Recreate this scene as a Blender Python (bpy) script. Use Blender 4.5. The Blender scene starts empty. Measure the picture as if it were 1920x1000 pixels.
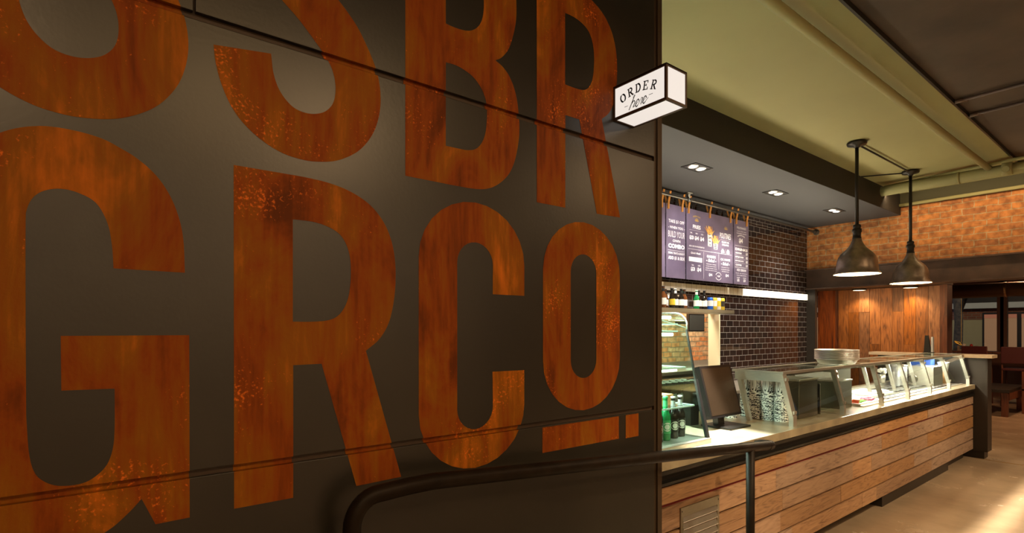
import bpy, bmesh, math, random
from mathutils import Vector, Matrix
random.seed(7)
PI = math.pi
scene = bpy.context.scene
COL = scene.collection

# ------------------------------------------------------------ camera
F_PX, HOR = 996.0, 618.0
YAW = math.atan2(2248 - 960, F_PX)
cam_d = bpy.data.cameras.new('camera')
cam_d.sensor_width = 36.0
cam_d.sensor_fit = 'HORIZONTAL'
cam_d.lens = 36.0 * F_PX / 1920.0
cam_d.shift_y = (HOR - 500.0) / 1920.0
cam_d.clip_start = 0.02
cam = bpy.data.objects.new('camera', cam_d)
COL.objects.link(cam)
cam.location = (0, 0, 1.6)
cam.rotation_euler = (PI / 2, 0, YAW)
scene.camera = cam

# ------------------------------------------------------------ view + world
scene.view_settings.view_transform = 'Standard'
scene.view_settings.look = 'None'
scene.view_settings.exposure = 0.0
scene.view_settings.gamma = 1.0
scene.view_settings.use_curve_mapping = False
world = bpy.data.worlds.new('evening_sky')
scene.world = world
world.use_nodes = True
world.node_tree.nodes['Background'].inputs[0].default_value = (0.10, 0.13, 0.20, 1)
world.node_tree.nodes['Background'].inputs[1].default_value = 0.5


# ------------------------------------------------------------ lights
def area(name, loc, rot, sx, sy, power, col, spread=None):
    l = bpy.data.lights.new(name, 'AREA')
    l.shape = 'RECTANGLE'
    l.size, l.size_y = sx, sy
    l.energy = power
    l.color = col
    if spread:
        l.spread = spread
    o = bpy.data.objects.new(name, l)
    COL.objects.link(o)
    o.location = loc
    o.rotation_euler = rot
    return o


def spot(name, loc, target, power, col, angle=70, blend=0.6, rad=0.04):
    l = bpy.data.lights.new(name, 'SPOT')
    l.energy = power
    l.color = col
    l.spot_size = math.radians(angle)
    l.spot_blend = blend
    l.shadow_soft_size = rad
    o = bpy.data.objects.new(name, l)
    COL.objects.link(o)
    o.location = loc
    d = Vector(target) - Vector(loc)
    o.rotation_euler = d.to_track_quat('-Z', 'Y').to_euler()
    return o


def point(name, loc, power, col, rad=0.03):
    l = bpy.data.lights.new(name, 'POINT')
    l.energy = power
    l.color = col
    l.shadow_soft_size = rad
    o = bpy.data.objects.new(name, l)
    COL.objects.link(o)
    o.location = loc
    return o


WARM = (1.0, 0.66, 0.36)
AMB = (1.0, 0.50, 0.18)
NEUT = (1.0, 0.86, 0.66)
COOL = (0.86, 0.95, 1.0)
# room lamps: ceiling track on the customer side (outside the frame)
for i, (x, y, e) in enumerate(((1.6, -0.8, 30), (1.9, 1.6, 34), (1.2, 4.6, 30), (2.6, 7.0, 26))):
    area('track_lamp', (x, y, 3.42), (0, 0, 0), 0.5, 0.5, e, WARM)
# wall washers that light the lettered steel wall
for i, (y, e) in enumerate(((-0.9, 15), (0.5, 30), (1.5, 42))):
    spot('wall_washer', (1.1, y, 3.38), (-1.5, y + 0.25, 1.35), e * 1.05, (1.0, 0.64, 0.30), 75, 0.8, 0.40)
for y in (-1.5, 0.5, 2.5, 4.5):
    area('far_wall_fill', (4.6, y, 3.40), (0, math.radians(-35), 0), 0.1, 1.6, 60, (1.0, 0.82, 0.60))  # added fill on the opposite wall, for the sheen it gives the steel
# unseen fill spots on the customer side, brightening the counter's board front
for (y, e) in ((2.7, 30), (4.5, 30), (6.3, 34), (8.0, 30)):
    spot('counter_fill', (0.6, y + 0.3, 3.38), (-1.7, y, 0.55), e * 7.0, (1.0, 0.74, 0.44), 55, 0.7, 0.08)
# added unseen fill on the brick over the beam; slot lamps streak the floor
area('brick_fill', (-0.6, 8.25, 3.38), (math.radians(38), 0, 0), 5.6, 0.06, 38, (1.0, 0.70, 0.40))
area('slot_lamp', (-1.01, 6.4, 3.40), (0, 0, 0), 0.14, 5.0, 9, (1.0, 0.86, 0.64), math.radians(4))
area('slot_lamp', (-0.55, 6.4, 3.40), (0, 0, 0), 0.46, 5.0, 30, (1.0, 0.86, 0.64), math.radians(4))
# added panel standing in for light bounced up onto the green ceiling
area('bounce_fill', (-3.15, 5.2, 2.38), (PI, 0, 0), 0.3, 6.5, 50, (1.0, 0.87, 0.64))
spot('board_fill', (-2.75, 5.0, 3.16), (-3.7, 5.5, 2.35), 60, (0.95, 0.92, 1.0), 80, 0.9, 0.05)  # added fill to brighten the menu boards, no fixture there
spot('spill_fill', (-1.86, 3.08, 3.44), (-1.86, 3.08, 0.9), 2400, (1.0, 0.98, 0.93), 21, 0.5, 0.04)  # added spot for the white spill on the worktop beside the case


# ------------------------------------------------------------ materials
def new_mat(name):
    m = bpy.data.materials.new(name)
    m.use_nodes = True
    nt = m.node_tree
    b = nt.nodes['Principled BSDF']
    return m, nt, b


def node(nt, t, **kw):
    n = nt.nodes.new(t)
    for k, v in kw.items():
        setattr(n, k, v)
    return n


def simple(name, col, rough=0.5, metal=0.0, noise=0.0, nscale=8.0, bump=0.0, bscale=60.0, spec=None, stretch=(1, 1, 1), coat=0.0):
    m, nt, b = new_mat(name)
    b.inputs['Base Color'].default_value = (*col, 1)
    b.inputs['Roughness'].default_value = rough
    b.inputs['Metallic'].default_value = metal
    if coat:
        b.inputs['Coat Weight'].default_value = coat
        b.inputs['Coat Roughness'].default_value = 0.1
    if spec is not None:
        b.inputs['Specular IOR Level'].default_value = spec
    if noise or bump:
        g = node(nt, 'ShaderNodeNewGeometry')
        mp = node(nt, 'ShaderNodeMapping')
        mp.inputs['Scale'].default_value = stretch
        nt.links.new(g.outputs['Position'], mp.inputs['Vector'])
    if noise:
        n = node(nt, 'ShaderNodeTexNoise')
        n.inputs['Scale'].default_value = nscale
        n.inputs['Detail'].default_value = 6
        nt.links.new(mp.outputs[0], n.inputs['Vector'])
        r = node(nt, 'ShaderNodeValToRGB')
        lo = [max(0, c * (1 - noise)) for c in col]
        hi = [min(1, c * (1 + noise)) for c in col]
        r.color_ramp.elements[0].position = 0.3
        r.color_ramp.elements[1].position = 0.7
        r.color_ramp.elements[0].color = (*lo, 1)
        r.color_ramp.elements[1].color = (*hi, 1)
        nt.links.new(n.outputs['Fac'], r.inputs['Fac'])
        nt.links.new(r.outputs['Color'], b.inputs['Base Color'])
    if bump:
        n2 = node(nt, 'ShaderNodeTexNoise')
        n2.inputs['Scale'].default_value = bscale
        n2.inputs['Detail'].default_value = 4
        nt.links.new(mp.outputs[0], n2.inputs['Vector'])
        bp = node(nt, 'ShaderNodeBump')
        bp.inputs['Strength'].default_value = bump
        bp.inputs['Distance'].default_value = 0.01
        nt.links.new(n2.outputs['Fac'], bp.inputs['Height'])
        nt.links.new(bp.outputs['Normal'], b.inputs['Normal'])
    return m


def emit(name, col, strength):
    m, nt, b = new_mat(name)
    b.inputs['Base Color'].default_value = (*col, 1)
    b.inputs['Emission Color'].default_value = (*col, 1)
    b.inputs['Emission Strength'].default_value = strength
    return m


def glass(name, tint=(1, 1, 1), rough=0.0, refl=0.12):
    """thin pane: mostly transparent, mirror reflection by fresnel"""
    m = bpy.data.materials.new(name)
    m.use_nodes = True
    nt = m.node_tree
    nt.nodes.clear()
    out = node(nt, 'ShaderNodeOutputMaterial')
    mix = node(nt, 'ShaderNodeMixShader')
    tr = node(nt, 'ShaderNodeBsdfTransparent')
    gl = node(nt, 'ShaderNodeBsdfGlossy')
    fr = node(nt, 'ShaderNodeLayerWeight')
    fr.inputs['Blend'].default_value = 0.5
    pw = node(nt, 'ShaderNodeMath', operation='POWER')
    pw.inputs[1].default_value = 4.0
    ma = node(nt, 'ShaderNodeMath', operation='MULTIPLY_ADD')
    ma.inputs[1].default_value = 0.8
    ma.inputs[2].default_value = 0.035
    nt.links.new(fr.outputs['Facing'], pw.inputs[0])
    nt.links.new(pw.outputs[0], ma.inputs[0])
    tr.inputs['Color'].default_value = (*tint, 1)
    gl.inputs['Roughness'].default_value = rough
    gl.inputs['Color'].default_value = (0.9, 0.95, 0.95, 1)
    nt.links.new(ma.outputs[0], mix.inputs['Fac'])
    nt.links.new(tr.outputs[0], mix.inputs[1])
    nt.links.new(gl.outputs[0], mix.inputs[2])
    nt.links.new(mix.outputs[0], out.inputs['Surface'])
    return m


def plane_vec(nt, axes):
    """vector (a, b, 0) made of two world coordinates, e.g. 'yz'"""
    g = node(nt, 'ShaderNodeNewGeometry')
    s = node(nt, 'ShaderNodeSeparateXYZ')
    c = node(nt, 'ShaderNodeCombineXYZ')
    nt.links.new(g.outputs['Position'], s.inputs[0])
    nt.links.new(s.outputs[axes[0].upper()], c.inputs['X'])
    nt.links.new(s.outputs[axes[1].upper()], c.inputs['Y'])
    return c


def brick(name, axes, c1, c2, mort, w, h, msize, rough=0.85, bump=0.6, coat=0.0, wobble=0.0, spots=None, bias=0.0, offz=0.0):
    m, nt, b = new_mat(name)
    v = plane_vec(nt, axes)
    src = v.outputs[0]
    if offz:
        mp = node(nt, 'ShaderNodeMapping')
        mp.inputs['Location'].default_value = (0, offz, 0)
        nt.links.new(src, mp.inputs['Vector'])
        src = mp.outputs[0]
    if wobble:
        n = node(nt, 'ShaderNodeTexNoise')
        n.inputs['Scale'].default_value = 7.0
        n.inputs['Detail'].default_value = 5.0
        nt.links.new(src, n.inputs['Vector'])
        mx = node(nt, 'ShaderNodeVectorMath', operation='SCALE')
        sb = node(nt, 'ShaderNodeVectorMath', operation='SUBTRACT')
        sb.inputs[1].default_value = (0.5, 0.5, 0.5)
        nt.links.new(n.outputs['Color'], sb.inputs[0])
        nt.links.new(sb.outputs[0], mx.inputs[0])
        mx.inputs['Scale'].default_value = wobble
        ad = node(nt, 'ShaderNodeVectorMath', operation='ADD')
        nt.links.new(src, ad.inputs[0])
        nt.links.new(mx.outputs[0], ad.inputs[1])
        src = ad.outputs[0]
    t = node(nt, 'ShaderNodeTexBrick')
    t.offset = 0.5
    t.inputs['Scale'].default_value = 1.0
    t.inputs['Brick Width'].default_value = w
    t.inputs['Row Height'].default_value = h
    t.inputs['Mortar Size'].default_value = msize
    t.inputs['Mortar Smooth'].default_value = 0.15
    t.inputs['Bias'].default_value = bias
    t.inputs['Color1'].default_value = (*c1, 1)
    t.inputs['Color2'].default_value = (*c2, 1)
    t.inputs['Mortar'].default_value = (*mort, 1)
    nt.links.new(src, t.inputs['Vector'])
    col = t.outputs['Color']
    if spots:
        n3 = node(nt, 'ShaderNodeTexNoise')
        n3.inputs['Scale'].default_value = 14.0
        n3.inputs['Detail'].default_value = 8.0
        nt.links.new(v.outputs[0], n3.inputs['Vector'])
        r3 = node(nt, 'ShaderNodeValToRGB')
        r3.color_ramp.elements[0].position = 0.35
        r3.color_ramp.elements[1].position = 0.62
        r3.color_ramp.elements[0].color = (*spots, 1)
        r3.color_ramp.elements[1].color = (1, 1, 1, 1)
        nt.links.new(n3.outputs['Fac'], r3.inputs['Fac'])
        mm = node(nt, 'ShaderNodeMix', data_type='RGBA', blend_type='MULTIPLY')
        mm.inputs[0].default_value = 0.85
        nt.links.new(col, mm.inputs[6])
        nt.links.new(r3.outputs['Color'], mm.inputs[7])
        col = mm.outputs[2]
    nt.links.new(col, b.inputs['Base Color'])
    rr = node(nt, 'ShaderNodeMapRange')
    rr.inputs[3].default_value = rough
    rr.inputs[4].default_value = 0.8
    nt.links.new(t.outputs['Fac'], rr.inputs[0])
    nt.links.new(rr.outputs[0], b.inputs['Roughness'])
    if coat:
        b.inputs['Specular IOR Level'].default_value = coat
    inv = node(nt, 'ShaderNodeMath', operation='SUBTRACT')
    inv.inputs[0].default_value = 1.0
    nt.links.new(t.outputs['Fac'], inv.inputs[1])
    n4 = node(nt, 'ShaderNodeTexNoise')
    n4.inputs['Scale'].default_value = 22.0 if rough > 0.5 else 3.5
    nt.links.new(v.outputs[0], n4.inputs['Vector'])
    ad2 = node(nt, 'ShaderNodeMath', operation='MULTIPLY_ADD')
    ad2.inputs[1].default_value = 0.8 if rough > 0.5 else 0.5
    nt.links.new(n4.outputs['Fac'], ad2.inputs[0])
    nt.links.new(inv.outputs[0], ad2.inputs[2])
    bp = node(nt, 'ShaderNodeBump')
    bp.inputs['Strength'].default_value = bump
    bp.inputs['Distance'].default_value = 0.006
    nt.links.new(ad2.outputs[0], bp.inputs['Height'])
    nt.links.new(bp.outputs['Normal'], b.inputs['Normal'])
    return m


def wood(name, along, base, dark, light, grain=1.0, rough=0.6, contrast=1.0, satlo=0.85):
    """reclaimed timber; 'tone' face attribute gives each board its own colour"""
    m, nt, b = new_mat(name)
    g = node(nt, 'ShaderNodeNewGeometry')
    mp = node(nt, 'ShaderNodeMapping')
    sc = [14.0, 14.0, 14.0]
    ax = 'xyz'.index(along)
    sc[ax] = 1.6
    mp.inputs['Scale'].default_value = [s * grain for s in sc]
    at = node(nt, 'ShaderNodeAttribute', attribute_name='tone')
    sh = node(nt, 'ShaderNodeVectorMath', operation='SCALE')
    sh.inputs['Scale'].default_value = 9.0
    nt.links.new(at.outputs['Color'], sh.inputs[0])
    ad = node(nt, 'ShaderNodeVectorMath', operation='ADD')
    nt.links.new(g.outputs['Position'], ad.inputs[0])
    nt.links.new(sh.outputs[0], ad.inputs[1])
    nt.links.new(ad.outputs[0], mp.inputs['Vector'])
    n = node(nt, 'ShaderNodeTexNoise')
    n.inputs['Scale'].default_value = 1.0
    n.inputs['Detail'].default_value = 8
    n.inputs['Roughness'].default_value = 0.65
    n.inputs['Distortion'].default_value = 1.2
    nt.links.new(mp.outputs[0], n.inputs['Vector'])
    # rings: bands of a low-frequency noise give cathedral grain
    n2 = node(nt, 'ShaderNodeTexNoise')
    n2.inputs['Scale'].default_value = 0.28
    n2.inputs['Detail'].default_value = 2
    nt.links.new(mp.outputs[0], n2.inputs['Vector'])
    mu = node(nt, 'ShaderNodeMath', operation='MULTIPLY')
    mu.inputs[1].default_value = 90.0
    si = node(nt, 'ShaderNodeMath', operation='SINE')
    nt.links.new(n2.outputs['Fac'], mu.inputs[0])
    nt.links.new(mu.outputs[0], si.inputs[0])
    cmb = node(nt, 'ShaderNodeMath', operation='MULTIPLY_ADD')
    cmb.inputs[1].default_value = 0.07
    nt.links.new(si.outputs[0], cmb.inputs[0])
    nt.links.new(n.outputs['Fac'], cmb.inputs[2])
    r = node(nt, 'ShaderNodeValToRGB')
    e = r.color_ramp.elements
    e[0].position = 0.5 - 0.22 * contrast
    e[0].color = (*dark, 1)
    e[1].position = 0.5 + 0.22 * contrast
    e[1].color = (*light, 1)
    k = e.new(0.47)
    k.color = (*base, 1)
    nt.links.new(cmb.outputs[0], r.inputs['Fac'])
    hs = node(nt, 'ShaderNodeHueSaturation')
    nt.links.new(r.outputs['Color'], hs.inputs['Color'])
    s3 = node(nt, 'ShaderNodeSeparateColor')
    nt.links.new(at.outputs['Color'], s3.inputs[0])
    mr = node(nt, 'ShaderNodeMapRange', clamp=False)
    mr.inputs[3].default_value = 0.72
    mr.inputs[4].default_value = 1.22
    nt.links.new(s3.outputs[0], mr.inputs[0])
    nt.links.new(mr.outputs[0], hs.inputs['Value'])
    mr2 = node(nt, 'ShaderNodeMapRange')
    mr2.inputs[3].default_value = satlo
    mr2.inputs[4].default_value = 1.1
    nt.links.new(s3.outputs[1], mr2.inputs[0])
    nt.links.new(mr2.outputs[0], hs.inputs['Saturation'])
    nt.links.new(hs.outputs['Color'], b.inputs['Base Color'])
    b.inputs['Roughness'].default_value = rough
    bp = node(nt, 'ShaderNodeBump')
    bp.inputs['Strength'].default_value = 0.45
    bp.inputs['Distance'].default_value = 0.004
    nt.links.new(cmb.outputs[0], bp.inputs['Height'])
    nt.links.new(bp.outputs['Normal'], b.inputs['Normal'])
    return m


def rust_mat():
    m, nt, b = new_mat('rust_patina')
    g = node(nt, 'ShaderNodeNewGeometry')
    mp = node(nt, 'ShaderNodeMapping')
    mp.inputs['Scale'].default_value = (1, 1.0, 0.42)
    nt.links.new(g.outputs['Position'], mp.inputs['Vector'])
    n = node(nt, 'ShaderNodeTexNoise')
    n.inputs['Scale'].default_value = 7.0
    n.inputs['Detail'].default_value = 9
    n.inputs['Roughness'].default_value = 0.62
    n.inputs['Distortion'].default_value = 0.7
    nt.links.new(mp.outputs[0], n.inputs['Vector'])
    r = node(nt, 'ShaderNodeValToRGB')
    e = r.color_ramp.elements
    e[0].position = 0.30
    e[0].color = (0.115, 0.024, 0.001, 1)
    e[1].position = 0.74
    e[1].color = (0.60, 0.155, 0.007, 1)
    k = e.new(0.44)
    k.color = (0.245, 0.050, 0.002, 1)
    k = e.new(0.56)
    k.color = (0.265, 0.088, 0.003, 1)
    nt.links.new(n.outputs['Fac'], r.inputs['Fac'])
    mp2 = node(nt, 'ShaderNodeMapping')
    mp2.inputs['Scale'].default_value = (1, 55.0, 5.0)
    nt.links.new(g.outputs['Position'], mp2.inputs['Vector'])
    ns_ = node(nt, 'ShaderNodeTexNoise')
    ns_.inputs['Scale'].default_value = 1.0
    ns_.inputs['Detail'].default_value = 6
    nt.links.new(mp2.outputs[0], ns_.inputs['Vector'])
    n.inputs['Scale'].default_value = 5.0
    mst = node(nt, 'ShaderNodeMath', operation='MULTIPLY_ADD')
    mst.inputs[1].default_value = 0.32
    nt.links.new(ns_.outputs['Fac'], mst.inputs[0])
    sb2 = node(nt, 'ShaderNodeMath', operation='SUBTRACT')
    sb2.inputs[1].default_value = 0.16
    nt.links.new(n.outputs['Fac'], sb2.inputs[0])
    nt.links.new(sb2.outputs[0], mst.inputs[2])
    nt.links.new(mst.outputs[0], r.inputs['Fac'])
    # crusty orange flecks in patches
    v = node(nt, 'ShaderNodeTexNoise')
    v.inputs['Scale'].default_value = 120.0
    v.inputs['Detail'].default_value = 3
    nt.links.new(g.outputs['Position'], v.inputs['Vector'])
    p = node(nt, 'ShaderNodeTexNoise')
    p.inputs['Scale'].default_value = 5.0
    p.inputs['Detail'].default_value = 3
    nt.links.new(g.outputs['Position'], p.inputs['Vector'])
    mu = node(nt, 'ShaderNodeMath', operation='ADD')
    nt.links.new(v.outputs['Fac'], mu.inputs[0])
    nt.links.new(p.outputs['Fac'], mu.inputs[1])
    rr = node(nt, 'ShaderNodeMapRange')
    rr.inputs[1].default_value = 1.20
    rr.inputs[2].default_value = 1.36
    nt.links.new(mu.outputs[0], rr.inputs[0])
    mx = node(nt, 'ShaderNodeMix', data_type='RGBA')
    mx.inputs[7].default_value = (0.78, 0.17, 0.012, 1)
    nt.links.new(rr.outputs[0], mx.inputs[0])
    nt.links.new(r.outputs['Color'], mx.inputs[6])
    nt.links.new(mx.outputs[2], b.inputs['Base Color'])
    b.inputs['Roughness'].default_value = 0.62
    b.inputs['Specular IOR Level'].default_value = 0.15
    bp = node(nt, 'ShaderNodeBump')
    bp.inputs['Strength'].default_value = 0.2
    bp.inputs['Distance'].default_value = 0.003
    nt.links.new(mu.outputs[0], bp.inputs['Height'])
    nt.links.new(bp.outputs['Normal'], b.inputs['Normal'])
    return m


def cup_mat(zig=True):
    """black and white zebra print wrapped around the cup"""
    m, nt, b = new_mat('zebra_print')
    tc = node(nt, 'ShaderNodeTexCoord')
    mp = node(nt, 'ShaderNodeMapping')
    mp.inputs['Scale'].default_value = (56, 56, 135)
    nt.links.new(tc.outputs['Object'], mp.inputs['Vector'])
    n = node(nt, 'ShaderNodeTexNoise')
    n.inputs['Scale'].default_value = 1.0
    n.inputs['Detail'].default_value = 1.0
    n.inputs['Distortion'].default_value = 0.6
    nt.links.new(mp.outputs[0], n.inputs['Vector'])
    r = node(nt, 'ShaderNodeValToRGB')
    r.color_ramp.interpolation = 'CONSTANT'
    r.color_ramp.elements[0].position = 0.0
    r.color_ramp.elements[0].color = (0.012, 0.011, 0.01, 1)
    r.color_ramp.elements[1].position = 0.468
    r.color_ramp.elements[1].color = (0.86, 0.84, 0.76, 1)
    nt.links.new(n.outputs['Fac'], r.inputs['Fac'])
    nt.links.new(r.outputs['Color'], b.inputs['Base Color'])
    b.inputs['Roughness'].default_value = 0.45
    return m


def concrete_floor():
    m, nt, b = new_mat('polished_concrete')
    g = node(nt, 'ShaderNodeNewGeometry')
    n = node(nt, 'ShaderNodeTexNoise')
    n.inputs['Scale'].default_value = 2.6
    n.inputs['Detail'].default_value = 9
    n.inputs['Roughness'].default_value = 0.6
    nt.links.new(g.outputs['Position'], n.inputs['Vector'])
    r = node(nt, 'ShaderNodeValToRGB')
    r.color_ramp.elements[0].position = 0.3
    r.color_ramp.elements[0].color = (0.30, 0.215, 0.140, 1)
    r.color_ramp.elements[1].position = 0.7
    r.color_ramp.elements[1].color = (0.40, 0.295, 0.195, 1)
    nt.links.new(n.outputs['Fac'], r.inputs['Fac'])
    nt.links.new(r.outputs['Color'], b.inputs['Base Color'])
    rr = node(nt, 'ShaderNodeMapRange')
    rr.inputs[3].default_value = 0.16
    rr.inputs[4].default_value = 0.34
    nt.links.new(n.outputs['Fac'], rr.inputs[0])
    nt.links.new(rr.outputs[0], b.inputs['Roughness'])
    return m


def brushed(name, col=(0.60, 0.56, 0.48), rough=0.30):
    m = simple(name, col, rough, 0.96, noise=0.08, nscale=30, stretch=(1, 1, 12))
    return m


M = {}
M['steel_panel'] = simple('blackened_steel', (0.020, 0.0165, 0.0110), 0.33, 0.25, noise=0.35, nscale=2.2, bump=0.03, bscale=90, spec=0.8)
M['groove'] = simple('groove_steel', (0.05, 0.028, 0.014), 0.6)
M['edge_trim'] = simple('edge_angle_steel', (0.07, 0.045, 0.025), 0.45, 0.5)
M['rust'] = rust_mat()
M['rail'] = simple('black_iron_pipe', (0.016, 0.010, 0.006), 0.45, 0.1, spec=0.12, noise=0.3, nscale=20)
M['green'] = simple('olive_ceiling_paint', (0.31, 0.285, 0.122), 0.75, noise=0.05, nscale=1.5)
M['green_dark'] = simple('olive_wall_paint', (0.045, 0.043, 0.017), 0.75)
M['brown_ceiling'] = simple('brown_ceiling_paint', (0.070, 0.047, 0.030), 0.85, noise=0.35, nscale=1.4, bump=0.3, bscale=5)
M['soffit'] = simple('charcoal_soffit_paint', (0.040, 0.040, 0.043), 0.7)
M['soffit_face'] = simple('shaded_soffit_face', (0.014, 0.011, 0.007), 0.7)  # same soffit paint, with the face's shade put into the colour
M['tile'] = brick('black_subway_tile', 'yz', (0.016, 0.010, 0.009), (0.030, 0.015, 0.011), (0.17, 0.16, 0.15), 0.155, 0.078, 0.0030, rough=0.07, bump=0.5, coat=0.75)
M['brick_x'] = brick('old_orange_brick', 'xz', (0.52, 0.200, 0.050), (0.36, 0.135, 0.040), (0.42, 0.290, 0.150), 0.235, 0.084, 0.006, wobble=0.040, spots=(0.42, 0.40, 0.38), bump=1.0, offz=0.03)
M['brick_y'] = brick('old_orange_brick_kitchen', 'yz', (0.62, 0.20, 0.05), (0.66, 0.46, 0.26), (0.30, 0.23, 0.14), 0.21, 0.078, 0.009, wobble=0.04, spots=(0.55, 0.5, 0.45), bump=1.0)
M['beam'] = simple('brown_steel_beam', (0.085, 0.050, 0.033), 0.5, 0.2, noise=0.3, nscale=6)
M['plank'] = wood('reclaimed_wall_planks', 'z', (0.20, 0.072, 0.017), (0.07, 0.024, 0.007), (0.30, 0.115, 0.028), grain=1.7, rough=0.5)
M['board'] = wood('reclaimed_counter_boards', 'y', (0.36, 0.185, 0.078), (0.13, 0.056, 0.022), (0.45, 0.250, 0.115), grain=2.4, contrast=1.25, satlo=0.55, rough=0.6)
M['darkwood'] = wood('dark_stained_wood', 'z', (0.12, 0.035, 0.012), (0.035, 0.012, 0.006), (0.2, 0.06, 0.02), rough=0.5)
M['black_metal'] = simple('black_painted_steel', (0.016, 0.014, 0.011), 0.38, 0.4)
M['red_strip'] = simple('dark_red_backing', (0.16, 0.006, 0.006), 0.6)
M['worktop'] = simple('honed_stone_worktop', (0.34, 0.285, 0.185), 0.28, noise=0.28, nscale=6, coat=0.2)
M['steel'] = brushed('brushed_stainless_steel')
M['steel'].node_tree.nodes['Principled BSDF'].inputs['Metallic'].default_value = 0.78
M['steel_dark'] = brushed('satin_stainless_panel', (0.26, 0.24, 0.19), 0.30)
M['alu'] = simple('spun_aluminium', (0.80, 0.80, 0.80), 0.30, 0.85)
M['glass'] = glass('clear_glass', (0.93, 0.98, 0.96))
M['glass_edge'] = simple('green_glass_edge', (0.55, 0.66, 0.60), 0.2)
M['case_glass'] = glass('green_tinted_case_glass', (0.84, 0.94, 0.90))
M['window_glass'] = glass('window_glass', (0.9, 0.93, 0.95))
M['black'] = simple('matte_black', (0.010, 0.009, 0.008), 0.5)
M['black_gloss'] = simple('black_gloss_plastic', (0.012, 0.010, 0.009), 0.18)
M['screen'] = simple('dark_glossy_screen', (0.030, 0.018, 0.010), 0.22, spec=0.8)
M['grey_screen'] = simple('switched_off_grey_screen', (0.045, 0.045, 0.042), 0.4)
M['grey_metal'] = simple('dark_grey_metal_cladding', (0.038, 0.030, 0.023), 0.42, 0.4)
M['shade'] = simple('aged_pewter_shade', (0.24, 0.19, 0.145), 0.36, 0.65, noise=0.35, nscale=12)
M['shade_in'] = simple('white_enamel', (0.85, 0.82, 0.74), 0.4)
M['bulb'] = emit('frosted_bulb', (1.0, 0.80, 0.52), 14)
M['iron'] = simple('dark_iron', (0.022, 0.018, 0.013), 0.4, 0.5)
M['sign_white'] = emit('sign_opal_panel', (1.0, 0.90, 0.81), 0.86)
M['sign_white'].node_tree.nodes['Principled BSDF'].inputs['Base Color'].default_value = (0.1, 0.09, 0.08, 1)
M['sign_frame'] = simple('sign_bronze_frame', (0.10, 0.065, 0.045), 0.45, 0.4)
M['ink'] = simple('black_ink', (0.008, 0.008, 0.008), 0.6)
M['chalk'] = simple('chalk_white_print', (0.80, 0.78, 0.80), 0.7)
M['chalkboard'] = simple('slate_purple_board', (0.135, 0.105, 0.160), 0.42, noise=0.22, nscale=4)
M['gold'] = simple('gold_print', (0.55, 0.36, 0.08), 0.6)
M['fries'] = simple('fries_yellow', (0.85, 0.42, 0.10), 0.6, noise=0.4, nscale=60)
M['clip'] = simple('copper_clothespin', (0.62, 0.28, 0.07), 0.35, 0.4)
M['pipe'] = simple('grey_steel_pipe', (0.16, 0.155, 0.14), 0.3, 0.8)
M['cream'] = simple('cream_painted_jamb', (0.72, 0.66, 0.46), 0.55)
M['cream_tile'] = brick('cream_tile_row', 'yz', (0.62, 0.55, 0.40), (0.56, 0.50, 0.36), (0.30, 0.24, 0.16), 0.105, 0.4, 0.004, rough=0.3, bump=0.3)
M['cove'] = emit('cove_light_diffuser', (1.0, 0.93, 0.74), 1.25)
M['white'] = simple('white_ceramic', (0.80, 0.78, 0.72), 0.4)
M['paper'] = simple('white_paper', (0.85, 0.83, 0.78), 0.8)
M['down'] = emit('downlight_lens', (1.0, 0.96, 0.88), 9)
M['warm_lens'] = emit('warm_lamp_lens', (1.0, 0.78, 0.45), 6)
M['case_light'] = emit('display_case_tube', (0.85, 1.0, 0.95), 7)
M['green_glass'] = simple('green_bottle_glass', (0.01, 0.22, 0.06), 0.08, spec=0.8)
M['dark_glass'] = simple('dark_bottle_glass', (0.012, 0.008, 0.006), 0.06, spec=0.8)
M['brown_glass'] = simple('brown_bottle_glass', (0.15, 0.05, 0.015), 0.08, spec=0.8)
M['label_red'] = simple('red_label', (0.55, 0.03, 0.02), 0.5)
M['label_green'] = simple('green_label', (0.05, 0.35, 0.12), 0.5)
M['can_blue'] = simple('blue_can', (0.02, 0.12, 0.55), 0.3, 0.3)
M['can_yellow'] = simple('yellow_can', (0.75, 0.55, 0.05), 0.3, 0.3)
M['zebra'] = cup_mat()
M['cup_black'] = simple('black_cup_print', (0.012, 0.011, 0.010), 0.45)
M['blue'] = simple('blue_carton', (0.03, 0.10, 0.50), 0.5)
M['lettuce'] = simple('lettuce_green', (0.15, 0.42, 0.04), 0.6, noise=0.5, nscale=80)
M['tomato'] = simple('tomato_red', (0.75, 0.10, 0.02), 0.4)
M['onion'] = simple('onion_purple', (0.30, 0.05, 0.12), 0.5)
M['bun'] = simple('bread_brown', (0.50, 0.22, 0.06), 0.7)
M['light_wood'] = simple('pale_laminate_top', (0.42, 0.31, 0.20), 0.35)
M['brass'] = simple('brass_strip', (0.65, 0.42, 0.12), 0.3, 1.0)
M['floor'] = concrete_floor()
M['plaster'] = simple('warm_plaster', (0.42, 0.33, 0.24), 0.8)
M['copper_duct'] = simple('copper_toned_duct', (0.22, 0.12, 0.06), 0.3, 0.8)
M['frame_brown'] = simple('brown_window_frame', (0.10, 0.04, 0.02), 0.5)
M['facade_cream'] = simple('cream_facade', (0.42, 0.36, 0.20), 0.8)
M['facade_brick'] = brick('street_brick', 'xz', (0.25, 0.08, 0.04), (0.18, 0.06, 0.03), (0.2, 0.15, 0.1), 0.24, 0.09, 0.01)
M['facade_white'] = simple('white_fascia', (0.55, 0.55, 0.5), 0.7)
M['bark'] = simple('tree_bark', (0.10, 0.075, 0.05), 0.9, noise=0.5, nscale=12, bump=0.8, bscale=14)
M['asphalt'] = simple('street_asphalt', (0.06, 0.055, 0.05), 0.8)
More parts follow.
